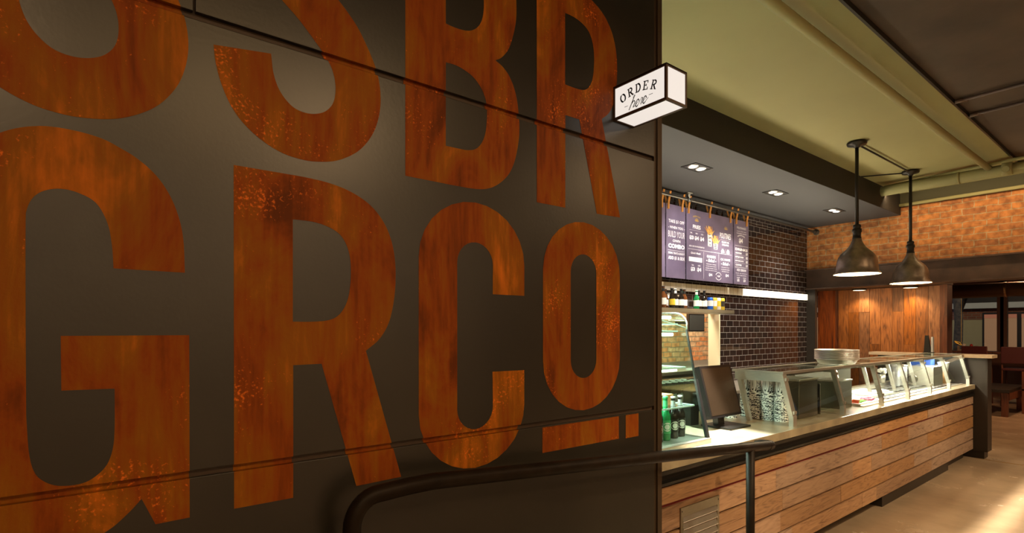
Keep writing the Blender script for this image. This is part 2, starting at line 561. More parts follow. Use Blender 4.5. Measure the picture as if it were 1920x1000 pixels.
M['awning_glow'] = emit('glowing_awning', (0.50, 0.18, 0.10), 0.30)  # glow put into the awning's material, no lamp in it
M['cream_win'] = emit('lit_cream_shopfront', (0.38, 0.20, 0.10), 0.42)
M['neon'] = emit('orange_neon', (0.8, 0.35, 0.03), 0.5)
M['seat_red'] = simple('dark_red_vinyl', (0.07, 0.012, 0.010), 0.4)

# ------------------------------------------------------------ mesh builder
ROOT = {}


class MB:
    def __init__(s):
        s.bm = bmesh.new()
        s.tone = s.bm.faces.layers.float_vector.new('tonef')
        s.sm = set()

    def _faces(s, vs, fs, smooth=False, tone=None, mi=0):
        bv = [s.bm.verts.new(v) for v in vs]
        for f in fs:
            try:
                bf = s.bm.faces.new([bv[i] for i in f])
            except ValueError:
                continue
            bf.smooth = smooth
            bf.material_index = mi
            bf[s.tone] = tone or (0.5, 0.5, 0.5)
        return bv

    def box(s, x0, x1, y0, y1, z0, z1, tone=None, mi=0, m=None, bev=0):
        vs = [(x, y, z) for x in (x0, x1) for y in (y0, y1) for z in (z0, z1)]
        if m:
            vs = [m @ Vector(v) for v in vs]
        fs = [(0, 1, 3, 2), (4, 6, 7, 5), (0, 4, 5, 1), (2, 3, 7, 6), (0, 2, 6, 4), (1, 5, 7, 3)]
        bv = s._faces(vs, fs, tone=tone, mi=mi)
        if bev:
            ed = set()
            for v in bv:
                ed.update(v.link_edges)
            bmesh.ops.bevel(s.bm, geom=list(ed), offset=bev, segments=2, affect='EDGES', profile=0.6)
        return s

    def prism(s, pts, axis, a0, a1, tone=None, mi=0, smooth=False):
        """closed polygon pts (2D in the other two axes, in xyz order) swept along axis from a0 to a1"""
        def P(p, a):
            if axis == 'x':
                return (a, p[0], p[1])
            if axis == 'y':
                return (p[0], a, p[1])
            return (p[0], p[1], a)
        n = len(pts)
        vs = [P(p, a0) for p in pts] + [P(p, a1) for p in pts]
        fs = [tuple(range(n)), tuple(range(2 * n - 1, n - 1, -1))]
        for i in range(n):
            j = (i + 1) % n
            fs.append((i, i + n, j + n, j))
        s._faces(vs, fs, tone=tone, mi=mi, smooth=smooth)
        return s

    def lathe(s, prof, seg=32, c=(0, 0, 0), mi=0, caps=True, smooth=True, m=None):
        """prof: list of (r, z), revolved about z"""
        vs, fs = [], []
        for r, z in prof:
            for k in range(seg):
                a = 2 * PI * k / seg
                v = Vector((r * math.cos(a), r * math.sin(a), z))
                if m:
                    v = m @ v
                vs.append((v.x + c[0], v.y + c[1], v.z + c[2]))
        for i in range(len(prof) - 1):
            for k in range(seg):
                k2 = (k + 1) % seg
                fs.append((i * seg + k, i * seg + k2, (i + 1) * seg + k2, (i + 1) * seg + k))
        bv = s._faces(vs, fs, smooth=smooth, mi=mi)
        if caps:
            for i in (0, len(prof) - 1):
                if prof[i][0] > 1e-4:
                    try:
                        f = s.bm.faces.new([bv[i * seg + k] for k in range(seg)])
                        f.material_index = mi
                        f[s.tone] = (0.5, 0.5, 0.5)
                    except ValueError:
                        pass
        return s

    def tube(s, pts, r, seg=12, mi=0, caps=True):
        pts = [Vector(p) for p in pts]
        n = len(pts)
        vs, fs = [], []
        up = Vector((0, 0, 1))
        prev = None
        for i, p in enumerate(pts):
            if i == 0:
                t = (pts[1] - p)
            elif i == n - 1:
                t = (p - pts[i - 1])
            else:
                t = (pts[i + 1] - p).normalized() + (p - pts[i - 1]).normalized()
            t.normalize()
            if prev is None:
                a = up if abs(t.dot(up)) < 0.9 else Vector((1, 0, 0))
                u = t.cross(a).normalized()
            else:
                u = (prev - t * prev.dot(t)).normalized()
            prev = u
            w = t.cross(u)
            rr = r[i] if isinstance(r, (list, tuple)) else r
            for k in range(seg):
                a = 2 * PI * k / seg
                vs.append(p + (u * math.cos(a) + w * math.sin(a)) * rr)
        for i in range(n - 1):
            for k in range(seg):
                k2 = (k + 1) % seg
                fs.append((i * seg + k, i * seg + k2, (i + 1) * seg + k2, (i + 1) * seg + k))
        bv = s._faces(vs, fs, smooth=True, mi=mi)
        if caps:
            for i in (0, n - 1):
                try:
                    f = s.bm.faces.new([bv[i * seg + k] for k in range(seg)])
                    f.material_index = mi
                except ValueError:
                    pass
        return s

    def ball(s, c, r, sz=(1, 1, 1), seg=12, mi=0):
        prof = []
        for i in range(seg // 2 + 1):
            a = -PI / 2 + PI * i / (seg // 2)
            prof.append((max(1e-5, r * math.cos(a)), r * math.sin(a)))
        m = Matrix.Diagonal((*sz, 1))
        return s.lathe(prof, seg, c, mi, caps=False, m=m)

    def build(s, name, mat, parent=None, kind=None, label=None, world=True):
        bm = s.bm
        bmesh.ops.recalc_face_normals(bm, faces=bm.faces[:])
        me = bpy.data.meshes.new(name)
        tones = [tuple(f[s.tone]) for f in bm.faces]
        bm.to_mesh(me)
        bm.free()
        at = me.attributes.new('tone', 'FLOAT_VECTOR', 'FACE')
        for i, t in enumerate(tones):
            at.data[i].vector = t
        if me.attributes.get('tonef'):
            me.attributes.remove(me.attributes['tonef'])
        mats = mat if isinstance(mat, (list, tuple)) else [mat]
        for q in mats:
            me.materials.append(M[q] if isinstance(q, str) else q)
        o = bpy.data.objects.new(name, me)
        COL.objects.link(o)
        if parent:
            o.parent = parent
            if world:
                off = ROOT.get(parent.name, Vector((0, 0, 0)))
                me.transform(Matrix.Translation(-off))
            ROOT[o.name] = ROOT.get(parent.name, Vector((0, 0, 0)))
        if kind:
            o['kind'] = kind
        if label:
            o['label'] = label
        return o


def thing(name, label, cat, loc=(0, 0, 0), group=None, rz=0.0):
    o = bpy.data.objects.new(name, None)
    o.empty_display_size = 0.1
    COL.objects.link(o)
    o.location = loc
    o.rotation_euler = (0, 0, rz)
    ROOT[o.name] = Vector(loc)
    o['label'] = label
    o['category'] = cat
    if group:
        o['group'] = group
    return o


def tag(o, label, cat, group=None):
    o['label'] = label
    o['category'] = cat
    if group:
        o['group'] = group
    # origin of a single-mesh thing at the middle of its base
    me = o.data
    if me.users == 1 and o.location.length < 1e-9:
        xs = [v.co.x for v in me.vertices]
        ys = [v.co.y for v in me.vertices]
        zs = [v.co.z for v in me.vertices]
        c = Vector(((min(xs) + max(xs)) / 2, (min(ys) + max(ys)) / 2, min(zs)))
        me.transform(Matrix.Translation(-c))
        o.location = c
    return o


def dup(src, loc, label=None, rz=None):
    r = src.copy()
    COL.objects.link(r)
    r.location = loc
    if rz is not None:
        r.rotation_euler = (0, 0, rz)
    if label:
        r['label'] = label
    for ch in list(src.children):
        c = ch.copy()
        COL.objects.link(c)
        c.parent = r
        for g in list(ch.children):
            d = g.copy()
            COL.objects.link(d)
            d.parent = c
    return r


def struct(name, mb, mat):
    return mb.build(name, mat, kind='structure')


def shape2d(polys):
    """filled 2D polygons with holes -> (verts2d, faces)"""
    cu = bpy.data.curves.new('tmp', 'CURVE')
    cu.dimensions = '2D'
    cu.fill_mode = 'BOTH'
    for P in polys:
        sp = cu.splines.new('POLY')
        sp.points.add(len(P) - 1)
        for i, p in enumerate(P):
            sp.points[i].co = (p[0], p[1], 0, 1)
        sp.use_cyclic_u = True
    ob = bpy.data.objects.new('tmp', cu)
    COL.objects.link(ob)
    dg = bpy.context.evaluated_depsgraph_get()
    dg.update()
    me = bpy.data.meshes.new_from_object(ob.evaluated_get(dg))
    vs = [tuple(v.co[:2]) for v in me.vertices]
    fs = [tuple(p.vertices) for p in me.polygons]
    bpy.data.objects.remove(ob)
    bpy.data.curves.remove(cu)
    bpy.data.meshes.remove(me)
    return vs, fs


TXT = {}


def text2d(s, bold=0.0, shear=0.0, space=1.0):
    key = (s, bold, shear, space)
    if key in TXT:
        return TXT[key]
    cu = bpy.data.curves.new('tmp', 'FONT')
    cu.body = s
    cu.size = 1.0
    cu.resolution_u = 2
    cu.offset = bold
    cu.shear = shear
    cu.space_character = space
    ob = bpy.data.objects.new('tmp', cu)
    COL.objects.link(ob)
    dg = bpy.context.evaluated_depsgraph_get()
    dg.update()
    me = bpy.data.meshes.new_from_object(ob.evaluated_get(dg))
    vs = [tuple(v.co[:2]) for v in me.vertices]
    fs = [tuple(p.vertices) for p in me.polygons]
    bpy.data.objects.remove(ob)
    bpy.data.curves.remove(cu)
    bpy.data.meshes.remove(me)
    # normalise: centre on x, baseline box height 1
    x0, x1 = min(v[0] for v in vs), max(v[0] for v in vs)
    y0, y1 = min(v[1] for v in vs), max(v[1] for v in vs)
    vs = [((v[0] - (x0 + x1) / 2) / (y1 - y0), (v[1] - y0) / (y1 - y0)) for v in vs]
    asp = (x1 - x0) / (y1 - y0)
    TXT[key] = (vs, fs, asp)
    return TXT[key]


def put_text(mb, s, c, right, up, h, w=None, bold=0.0, shear=0.0, mi=0, arc=0.0, space=1.0):
    """text of height h centred at c (baseline centre), stretched to width w"""
    vs, fs, asp = text2d(s, bold, shear, space)
    c, right, up = Vector(c), Vector(right), Vector(up)
    sx = (w / asp) if w else h
    out = []
    for x, y in vs:
        X = x * sx
        Yv = y * h + (arc * (1 - (2 * X / (w or asp * h)) ** 2) if arc else 0)
        out.append(c + right * X + up * Yv)
    mb._faces(out, fs, mi=mi)

# ============================================================ STRUCTURE
WX = -1.5        # lettered wall plane
TX = -3.8        # tiled wall plane
FY = 8.85        # plane of the brick wall over the beam
ZC = 3.49        # olive ceiling
ZS = 3.20        # soffit underside

struct('floor', MB().box(-8, 5.6, -3.6, 17.2, -0.12, 0), 'floor')
rmp = MB().prism([(-3.4, 0.0), (2.75, 0.0), (0.78, 0.18), (-3.4, 0.18)], 'x', -1.5, -0.2)
struct('floor_ramp', rmp, 'floor')
struct('ceiling', MB().box(-3.94, -1.25, -3.6, FY, ZC, ZC + 0.12), 'green')
struct('ceiling_brown', MB().box(-1.25, 5.6, -3.6, FY, ZC + 0.03, ZC + 0.15), 'brown_ceiling')
struct('ceiling_trim', MB().box(-1.262, -1.246, -3.6, FY, ZC - 0.006, ZC + 0.04), 'iron')
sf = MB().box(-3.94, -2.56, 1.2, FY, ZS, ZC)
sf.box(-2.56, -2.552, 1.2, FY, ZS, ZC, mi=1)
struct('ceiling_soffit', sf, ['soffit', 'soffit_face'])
struct('ceiling_kitchen', MB().box(-5.2, -3.94, 1.2, 9.4, 2.9, 3.0), 'soffit')

# tiled wall with the pass-through opening to the kitchen
tw = MB()
tw.box(TX - 0.14, TX, 6.34, FY, 0, ZS)
tw.box(TX - 0.14, TX, 1.2, 6.34, 1.84, ZS)
tw.box(TX - 0.14, TX, 1.2, 6.34, 0, 1.0)
struct('wall_back', tw, 'tile')
struct('trim_1', MB().box(TX - 0.15, TX + 0.004, 6.318, 6.345, 1.0, 1.84), 'cream')
struct('wall_kitchen', MB().box(-5.1, -4.95, 1.2, 9.4, 0, 2.9), 'brick_y')
struct('wall_side', MB().box(-5.1, -1.6, 1.05, 1.2, 0, ZS), 'plaster')
lg = MB()
lg.box(TX, TX + 0.03, 2.2, 6.86, 2.06, 2.15, mi=0)
struct('trim_2', lg, 'cream_tile')
lg = MB().box(TX, TX + 0.03, 6.86, 8.80, 2.06, 2.15)
tag(lg.build('linear_light', 'cove'), 'long glowing white linear light across the black tiled wall', 'light')

# lettered steel wall
struct('wall_left', MB().box(WX - 0.12, WX - 0.015, -3.6, 1.99, 0, ZC), 'groove')
WL = bpy.data.objects['wall_left']
rows = [(0.0, 1.238, []), (1.256, 2.358, []), (2.378, ZC, [-1.2, -0.51, 0.18, 0.872])]
for (za, zb, js) in rows:
    ys = [-3.6] + js + [1.972]
    for a, b_ in zip(ys[:-1], ys[1:]):
        p = MB().box(WX - 0.015, WX, a + 0.0025, b_ - 0.0025, za, zb, bev=0.0015)
        p.build('steel_panel', 'steel_panel', WL)
et = MB().box(WX - 0.12, WX + 0.003, 1.99, 2.021, 0, ZC)
et.box(WX - 0.02, WX - 0.004, 1.9735, 1.99, 0, ZC)
et.build('corner_angle', 'edge_trim', WL)


# ------------------------------------------------------------ letters
def smooth(P, n=5):
    N = len(P)
    out = []
    for i in range(N):
        p0, p1, p2, p3 = P[i - 1], P[i], P[(i + 1) % N], P[(i + 2) % N]
        a = Vector(p1[:2])
        b_ = Vector(p2[:2])
        pa = Vector(p0[:2]) if len(p1) == 2 else a - (b_ - a)
        pb = Vector(p3[:2]) if len(p2) == 2 else b_ + (b_ - a)
        if len(p1) == 3 and len(p2) == 3:
            out.append(tuple(a))
            continue
        for k in range(n):
            t = k / n
            q = 0.5 * ((2 * a) + (b_ - pa) * t + (2 * pa - 5 * a + 4 * b_ - pb) * t * t + (3 * a - pa - 3 * b_ + pb) * t ** 3)
            out.append((q.x, q.y))
    return out


def arc(cx, cz, rx, rz, a0, a1, n=14):
    return [(cx + rx * math.cos(math.radians(a0 + (a1 - a0) * i / n)), cz + rz * math.sin(math.radians(a0 + (a1 - a0) * i / n))) for i in range(n + 1)]


S_low = [(0.221,2.309,1),(0.355,2.329,1),(0.361,2.279),(0.376,2.238),(0.402,2.208),(0.428,2.196),(0.461,2.196),(0.493,2.209),(0.515,2.233),(0.525,2.264),(0.525,2.303),(0.515,2.339),(0.496,2.369),(0.465,2.404),(0.424,2.446),(0.382,2.481)]
S_out = [(0.534,2.539),(0.562,2.513),(0.592,2.479),(0.618,2.437),(0.642,2.39),(0.655,2.351),(0.662,2.301),(0.659,2.25),(0.644,2.195),(0.618,2.149),(0.587,2.115),(0.546,2.088),(0.508,2.073),(0.461,2.065),(0.424,2.065),(0.38,2.073),(0.334,2.094),(0.293,2.125),(0.262,2.163),(0.238,2.217),(0.225,2.269)]


def mir(P):
    return [(0.916 - p[0], 5.02 - p[1]) + tuple(p[2:]) for p in P]


S_full = S_low + mir(S_out)[1:] + mir(S_low)[:-1] + S_out
B_out = [(0.743,2.075,1),(0.916,2.074,1),(1.0,2.076),(1.058,2.087),(1.108,2.115),(1.15,2.159),(1.176,2.218),(1.192,2.298),(1.19,2.373),(1.176,2.446),(1.15,2.497),(1.118,2.525),(1.086,2.538,1),(1.113,2.556),(1.144,2.596),(1.165,2.653),(1.178,2.716),(1.177,2.79),(1.155,2.86),(1.11,2.915),(1.05,2.943),(0.98,2.95),(0.9,2.95,1),(0.743,2.95,1)]
B_low = [(0.887,2.47,1),(0.934,2.471),(0.99,2.455),(1.028,2.422),(1.048,2.379),(1.05,2.323),(1.043,2.272),(1.028,2.237),(1.004,2.212),(0.971,2.201),(0.934,2.199),(0.887,2.198,1)]
B_up = [(0.887,2.596,1),(0.925,2.595),(0.971,2.601),(1.004,2.62),(1.026,2.65),(1.036,2.689),(1.036,2.735),(1.022,2.78),(0.995,2.81),(0.95,2.828),(0.887,2.828,1)]
R_out = [(0.266,2.018,1),(0.437,2.018,1),(0.498,2.014),(0.562,2.001),(0.622,1.973),(0.665,1.932),(0.693,1.880),(0.708,1.815),(0.710,1.74),(0.702,1.672),(0.686,1.615),(0.657,1.57),(0.616,1.537,1),(0.729,1.147,1),(0.587,1.144,1),(0.487,1.504,1),(0.411,1.503,1),(0.411,1.144,1),(0.267,1.144,1)]
R_in = [(0.410,1.898,1),(0.462,1.898),(0.502,1.890),(0.535,1.874),(0.556,1.847),(0.568,1.808),(0.571,1.759),(0.566,1.706),(0.554,1.667),(0.532,1.638),(0.502,1.625),(0.455,1.621),(0.410,1.621,1)]
G_ = [(-0.05,2.034),(0.0,2.027),(0.035,2.012),(0.068,1.993),(0.103,1.961),(0.13,1.918),(0.148,1.867),(0.157,1.814),(0.16,1.737,1),(0.022,1.738,1),(0.019,1.79),(0.011,1.839),(-0.009,1.881),(-0.04,1.899),(-0.069,1.903),(-0.095,1.895),(-0.113,1.878),(-0.123,1.851),(-0.125,1.813),(-0.125,1.62,1),(-0.124,1.419,1),(-0.12,1.343),(-0.112,1.301),(-0.098,1.279),(-0.074,1.264),(-0.039,1.261),(-0.013,1.271),(0.01,1.296),(0.021,1.333),(0.024,1.38),(0.024,1.466,1),(-0.068,1.468,1),(-0.069,1.586,1),(0.169,1.586,1),(0.17,1.143,1),(0.101,1.142,1),(0.074,1.207,1),(0.048,1.178),(0.012,1.148),(-0.035,1.131),(-0.09,1.131),(-0.15,1.15),(-0.205,1.195),(-0.244,1.265),(-0.262,1.34),(-0.267,1.42),(-0.268,1.55,1),(-0.268,1.75,1),(-0.262,1.82),(-0.244,1.89),(-0.21,1.955),(-0.16,2.005),(-0.105,2.030)]


def shift(P, dy, dz):
    return [(p[0] + dy, p[1] + dz) + tuple(p[2:]) for p in P]


C_ = (arc(1.0025, 1.83, 0.2135, 0.20, 0, 180) + arc(1.0025, 1.331, 0.2135, 0.20, 180, 360)
      + [(1.216, 1.452), (1.074, 1.453)] + arc(1.003, 1.335, 0.0725, 0.073, 0, -180) + arc(1.003, 1.822, 0.0725, 0.073, 180, 0)
      + [(1.075, 1.722), (1.216, 1.722)])
O_out = arc(1.521, 1.826, 0.215, 0.201, 0, 180) + arc(1.521, 1.479, 0.215, 0.201, 180, 360)
O_in = arc(1.521, 1.826, 0.072, 0.073, 0, 180) + arc(1.521, 1.479, 0.072, 0.073, 180, 360)


def letter(polys, label):
    vs, fs = shape2d(polys)
    bm = bmesh.new()
    bv = [bm.verts.new((WX, v[0], v[1])) for v in vs]
    for f in fs:
        try:
            bm.faces.new([bv[i] for i in f])
        except ValueError:
            pass
    bm.verts.index_update()
    bmesh.ops.remove_doubles(bm, verts=bm.verts[:], dist=1e-5)
    for z in (1.238, 1.256, 2.358, 2.378):
        bmesh.ops.bisect_plane(bm, geom=bm.verts[:] + bm.edges[:] + bm.faces[:], plane_co=(0, 0, z), plane_no=(0, 0, 1))
    band = [f for f in bm.faces if any(a < f.calc_center_median().z < b_ for a, b_ in ((1.238, 1.256), (2.358, 2.378)))]
    if band:
        be = {e for f in band for e in f.edges}
        edge = [e for e in be if any(f not in band for f in e.link_faces)]
        r = bmesh.ops.split(bm, geom=band)
        nb = {v for g in r['geom'] if isinstance(g, bmesh.types.BMVert) for v in [g]}
        for v in nb:
            v.co.x -= 0.0135
        # paint on the lips of the groove
        for zc, s in ((1.238, 1), (1.256, -1), (2.358, 1), (2.378, -1)):
            seg = [e for e in bm.edges if len(e.link_faces) >= 1 and all(abs(v.co.z - zc) < 1e-5 and v.co.x > WX - 0.001 for v in e.verts)]
            for e in seg:
                a, b_ = e.verts
                q = [a.co.copy(), b_.co.copy(), b_.co - Vector((0.0135, 0, 0)), a.co - Vector((0.0135, 0, 0))]
                for w in q:
                    w.z += s * 0.0006
                try:
                    bm.faces.new([bm.verts.new(w) for w in q])
                except ValueError:
                    pass
    for v in bm.verts:
        v.co.x += 0.0008
    me = bpy.data.meshes.new('letter')
    bm.to_mesh(me)
    bm.free()
    me.materials.append(M['rust'])
    o = bpy.data.objects.new('letter', me)
    COL.objects.link(o)
    o.parent = WL
    o['label'] = label
    return o


letter([smooth(shift(S_full, -0.495, 0))], 'rust-coloured letter S cut by the upper left edge of the photo')
letter([smooth(S_full)], 'rust-coloured letter S in the upper row')
letter([smooth(B_out), smooth(B_low), smooth(B_up)], 'rust-coloured letter B in the upper row')
letter([smooth(shift(R_out, 1.009, 0.927)), smooth(shift(R_in, 1.009, 0.927))], 'rust-coloured letter R in the upper row beside the sign')
letter([smooth(G_)], 'large rust-coloured letter G in the lower row')
letter([smooth(R_out), smooth(R_in)], 'large rust-coloured letter R in the lower row')
letter([C_], 'rust-coloured letter C in the lower row')
letter([O_out, O_in], 'small raised rust-coloured letter O in the lower row')
letter([[(1.303, 1.138), (1.730, 1.138), (1.730, 1.233), (1.303, 1.233)]], 'long rust-coloured bar under the letter O')
letter([[(1.774, 1.134), (1.859, 1.134), (1.859, 1.233), (1.774, 1.233)]], 'short rust-coloured block beside the bar')

# brick wall over the opening, beam, column
struct('wall_far', MB().box(-3.94, 5.6, FY, FY + 0.25, 2.52, 3.31), 'brick_x')
struct('trim_3', MB().box(-2.552, 5.6, FY - 0.03, FY + 0.25, 3.32, ZC + 0.1), 'green_dark')
bmz = MB()
bmz.box(-3.94, 5.6, FY - 0.02, FY + 0.25, 2.235, 2.52)
bmz.box(-3.94, 5.6, FY - 0.085, FY - 0.02, 2.225, 2.243)
bmz.box(-3.94, 5.6, FY - 0.085, FY + 0.02, 2.516, 2.536)
bmz.box(-3.94, 5.6, FY - 0.02, FY + 0.25, 2.225, 2.236)
struct('wall_beam', bmz, 'beam')
cl = MB().box(-3.80, -3.67, FY - 0.02, FY + 0.05, 0, 2.225)
struct('wall_column', cl, 'grey_metal')
struct('wall_end', MB().box(-5.2, -3.93, 9.12, 9.4, 0, 3.0), 'darkwood')

# dining room beyond
struct('ceiling_dining', MB().box(-8, 5.6, FY + 0.25, 17.2, 3.0, 3.1), 'brown_ceiling')
# plank-clad wall
pk = MB()
random.seed(3)
x = -3.97
while x < -2.50:
    w = 0.164
    zc = [0.0, random.choice([0.9, 1.1, 1.35, 1.6, 1.9]), 2.30]
    for a, b_ in zip(zc[:-1], zc[1:]):
        t = (random.uniform(-.35, 1.1), random.random(), random.random())
        pk.box(x + 0.002, x + w - 0.002, 10.5 - random.random() * 0.006, 10.62, a, b_ - 0.002, tone=t)
    x += w
struct('wall_center', pk, 'plank')
jm = MB()
jm.box(-4.285, -4.03, 10.42, 10.64, 0, 2.30, tone=(1.6, 0.9, 0.2))
jm.box(-4.03, -3.972, 10.52, 10.6, 0, 2.30, tone=(0.0, 0.5, 0.5))
jm.box(-2.485, -2.44, 10.40, 10.64, 0, 2.30, tone=(0.1, 0.8, 0.3))
jm.box(-2.44, -2.385, 10.36, 10.64, 0, 2.9, tone=(0.35, 0.8, 0.7))
struct('trim_4', jm, 'darkwood')
struct('ceiling_canopy', MB().box(-4.4, -2.38, 9.9, 10.66, 2.30, 2.5), 'brown_ceiling')
# window wall facing the street
wf = MB()
for xx in (-7.6, -5.9, -5.0, -2.89, -2.83, -1.0, 0.0, 1.5, 3.0, 4.5):
    wf.box(xx - 0.06, xx + 0.06, 16.9, 17.05, 1.0, 2.75)
wf.box(-8, 5.6, 16.9, 17.05, 0, 1.0)
wf.box(-8, 5.6, 16.9, 17.05, 2.6, 3.0)
struct('window_1', wf, 'frame_brown')
wg = MB().box(-7.9, 5.5, 16.96, 16.97, 1.0, 2.6)
wg.build('pane', 'window_glass', bpy.data.objects['window_1'])
# shell of the room on the side the camera stands (closes the space)
struct('wall_right', MB().box(5.5, 5.6, -3.6, 17.2, 0, ZC + 0.1), 'plaster')
struct('wall_front', MB().box(-1.62, 5.6, -3.7, -3.6, 0, ZC + 0.1), 'plaster')
struct('wall_west', MB().box(-8.1, -8, 9.1, 17.2, 0, 3.1), 'plaster')
tr = MB().box(-1.7, 4.0, 8.577, 8.588, 0, 0.0025)
struct('floor_strip', tr, 'brass')

# ceiling pipes
pp = MB().tube([(-1.45, -3.0, 3.415), (-1.45, 7.93, 3.415)], 0.033)
tag(pp.build('ceiling_pipe', 'green'), 'long olive painted pipe running along the olive ceiling', 'pipe')
t = thing('drain_pipe', 'thick olive painted pipe crossing in front of the brick wall top', 'pipe', (-2.0, 7.95, 3.36))
MB().tube([(-2.5, 7.95, 3.375), (0.6, 7.95, 3.375)], 0.062, seg=20).build('pipe_run', 'green', t)
for xx in (-1.72,):
    MB().tube([(xx - 0.012, 7.95, 3.375), (xx + 0.012, 7.95, 3.375)], 0.070, seg=20).build('coupling', 'green', t)
MB().tube([(-1.33, 7.90, 3.375), (-1.25, 7.90, 3.375)], 0.072, seg=20).build('coupling', 'green', t)
MB().tube([(-1.29, 7.80, 3.35), (-1.29, 7.86, 3.36)], 0.032, seg=16).build('cleanout_plug', 'green', t)
tp = MB().tube([(-2.5, 8.06, 3.45), (-1.27, 7.86, 3.45), (0.5, 7.86, 3.45)], 0.02)
tag(tp.build('thin_pipe', 'green'), 'thin olive painted pipe just above the thick pipe', 'pipe')
wp = MB().tube([(-2.55, FY - 0.06, 3.325), (5.4, FY - 0.06, 3.325)], 0.022)
tag(wp.build('wall_conduit', 'green'), 'olive conduit along the top of the orange brick wall', 'pipe')
for k, (yy, lab) in enumerate(((5.63, 'thin brown conduit on the brown ceiling, nearer to the camera'), (6.09, 'thin brown conduit on the brown ceiling, farther from the camera'))):
    t = thing('ceiling_conduit', lab, 'conduit', (-1.2, yy, 3.48), 'conduits on the brown ceiling')
    MB().tube([(-1.20, yy, 3.497), (3.5, yy, 3.497)], 0.013).build('tube', 'beam', t)
    MB().tube([(-1.20, yy + 0.045, 3.505), (3.5, yy + 0.045, 3.505)], 0.008).build('tube', 'beam', t)
    MB().tube([(-1.24, yy - 0.02, 3.49), (-1.20, yy, 3.497), (-1.16, yy + 0.02, 3.497)], 0.018).build('elbow', 'beam', t)

# ============================================================ SIGN
t = thing('hanging_sign', 'lit white box sign reading ORDER here on the lettered steel wall', 'sign', (WX, 1.7, 2.475))
x0, x1, y0, y1, z0, z1 = WX, -1.2350, 1.695, 1.828, 2.474, 2.613
fr = MB()
e_ = 0.0095
for (ya, yb) in ((y0, y0 + e_), (y1 - e_, y1)):
    for (za, zb) in ((z0, z0 + e_), (z1 - e_, z1)):
        fr.box(x0, x1, ya, yb, za, zb)
    for (xa, xb) in ((x0, x0 + e_), (x1 - e_, x1)):
        fr.box(xa, xb, ya, yb, z0 + e_, z1 - e_)
for (xa, xb) in ((x0, x0 + e_), (x1 - e_, x1)):
    for (za, zb) in ((z0, z0 + e_), (z1 - e_, z1)):
        fr.box(xa, xb, y0 + e_, y1 - e_, za, zb)
fr.box(x0, x1, y0, y1, z1 - 0.004, z1 + 0.001)
fr.build('frame', 'sign_frame', t)
MB().box(x0 + 0.004, x1 - 0.004, y0 + 0.003, y0 + 0.005, z0 + 0.004, z1 - 0.005).build('front_panel', 'sign_white', t)
MB().box(x0 + 0.004, x1 - 0.004, y1 - 0.005, y1 - 0.003, z0 + 0.004, z1 - 0.005).build('back_panel', 'sign_white', t)
MB().box(x1 - 0.005, x1 - 0.003, y0 + 0.006, y1 - 0.006, z0 + 0.004, z1 - 0.005).build('side_panel', 'sign_white', t)
MB().box(x0 + 0.006, x1 - 0.006, y0 + 0.006, y1 - 0.006, z0 + 0.003, z0 + 0.005).build('bottom_panel', 'sign_white', t)
lt = MB()


def strokes(mb, segs, o, ri, up, sx, sz, th, mi=0):
    """polyline strokes (thick ribbons) in a local frame"""
    o, ri, up = Vector(o), Vector(ri), Vector(up)
    for seg in segs:
        w = th
        if isinstance(seg[0], (int, float)):
            w = th * seg[0]
            seg = seg[1:]
        P = [o + ri * (p[0] * sx) + up * (p[1] * sz) for p in seg]
        for a, b_ in zip(P[:-1], P[1:]):
            d = (b_ - a)
            if d.length < 1e-7:
                continue
            d.normalize()
            n = d.cross(ri.cross(up)).normalized() * (w / 2)
            ex = d * (w * 0.25)
            mb._faces([a - n - ex, b_ - n + ex, b_ + n + ex, a + n - ex], [(0, 1, 2, 3)], mi=mi)


def ell(cx, cy, rx, ry, a0, a1, n=14):
    return arc(cx, cy, rx, ry, a0, a1, n)


GL = {  # slab-serif capitals, unit height, width ~0.8
    'O': [(0.55,) + tuple(ell(0.4, 0.5, 0.36, 0.47, 60, 120, 5)), (1.25,) + tuple(ell(0.4, 0.5, 0.36, 0.47, 115, 245, 10)), (0.55,) + tuple(ell(0.4, 0.5, 0.36, 0.47, 240, 300, 5)), (1.25,) + tuple(ell(0.4, 0.5, 0.36, 0.47, -65, 65, 10))],
    'R': [(1.2, (0.18, 0.02), (0.18, 0.98)), (0.6, (0.0, 0.97), (0.42, 0.97)), (1.1,) + tuple(ell(0.42, 0.74, 0.26, 0.23, 90, -90, 8)), (0.6, (0.18, 0.5), (0.44, 0.5)), (1.2, (0.38, 0.5), (0.72, 0.03)), (0.6, (0.0, 0.03), (0.36, 0.03)), (0.6, (0.60, 0.03), (0.86, 0.03))],
    'D': [(1.2, (0.18, 0.02), (0.18, 0.98)), (0.6, (0.0, 0.97), (0.4, 0.97)), (1.2,) + tuple(ell(0.38, 0.5, 0.36, 0.46, 85, -85, 12)), (0.6, (0.0, 0.03), (0.4, 0.03))],
    'E': [(1.2, (0.18, 0.02), (0.18, 0.98)), (0.7, (0.0, 0.97), (0.70, 0.97)), (0.7, (0.18, 0.52), (0.5, 0.52)), (0.7, (0.0, 0.03), (0.72, 0.03)), (0.8, (0.68, 0.97), (0.68, 0.76)), (0.8, (0.70, 0.03), (0.70, 0.26)), (0.7, (0.48, 0.42), (0.48, 0.62))],
}
yy = y0 - 0.0004
n_ = 5
for i, ch in enumerate('ORDER'):
    a = (i - 2) / 2.0
    ang = -a * 0.34
    cx = x0 + 0.131 + a * 0.071
    cz = z0 + 0.0740 - 0.014 * a * a
    ri = Vector((math.cos(ang), 0, math.sin(ang)))
    up = Vector((-math.sin(ang), 0, math.cos(ang)))
    hgt = 0.034
    wdt = 0.032
    o = Vector((cx, yy, cz)) - ri * (wdt * 0.42)
    strokes(lt, GL[ch], o, ri, up, wdt, hgt, 0.0050)
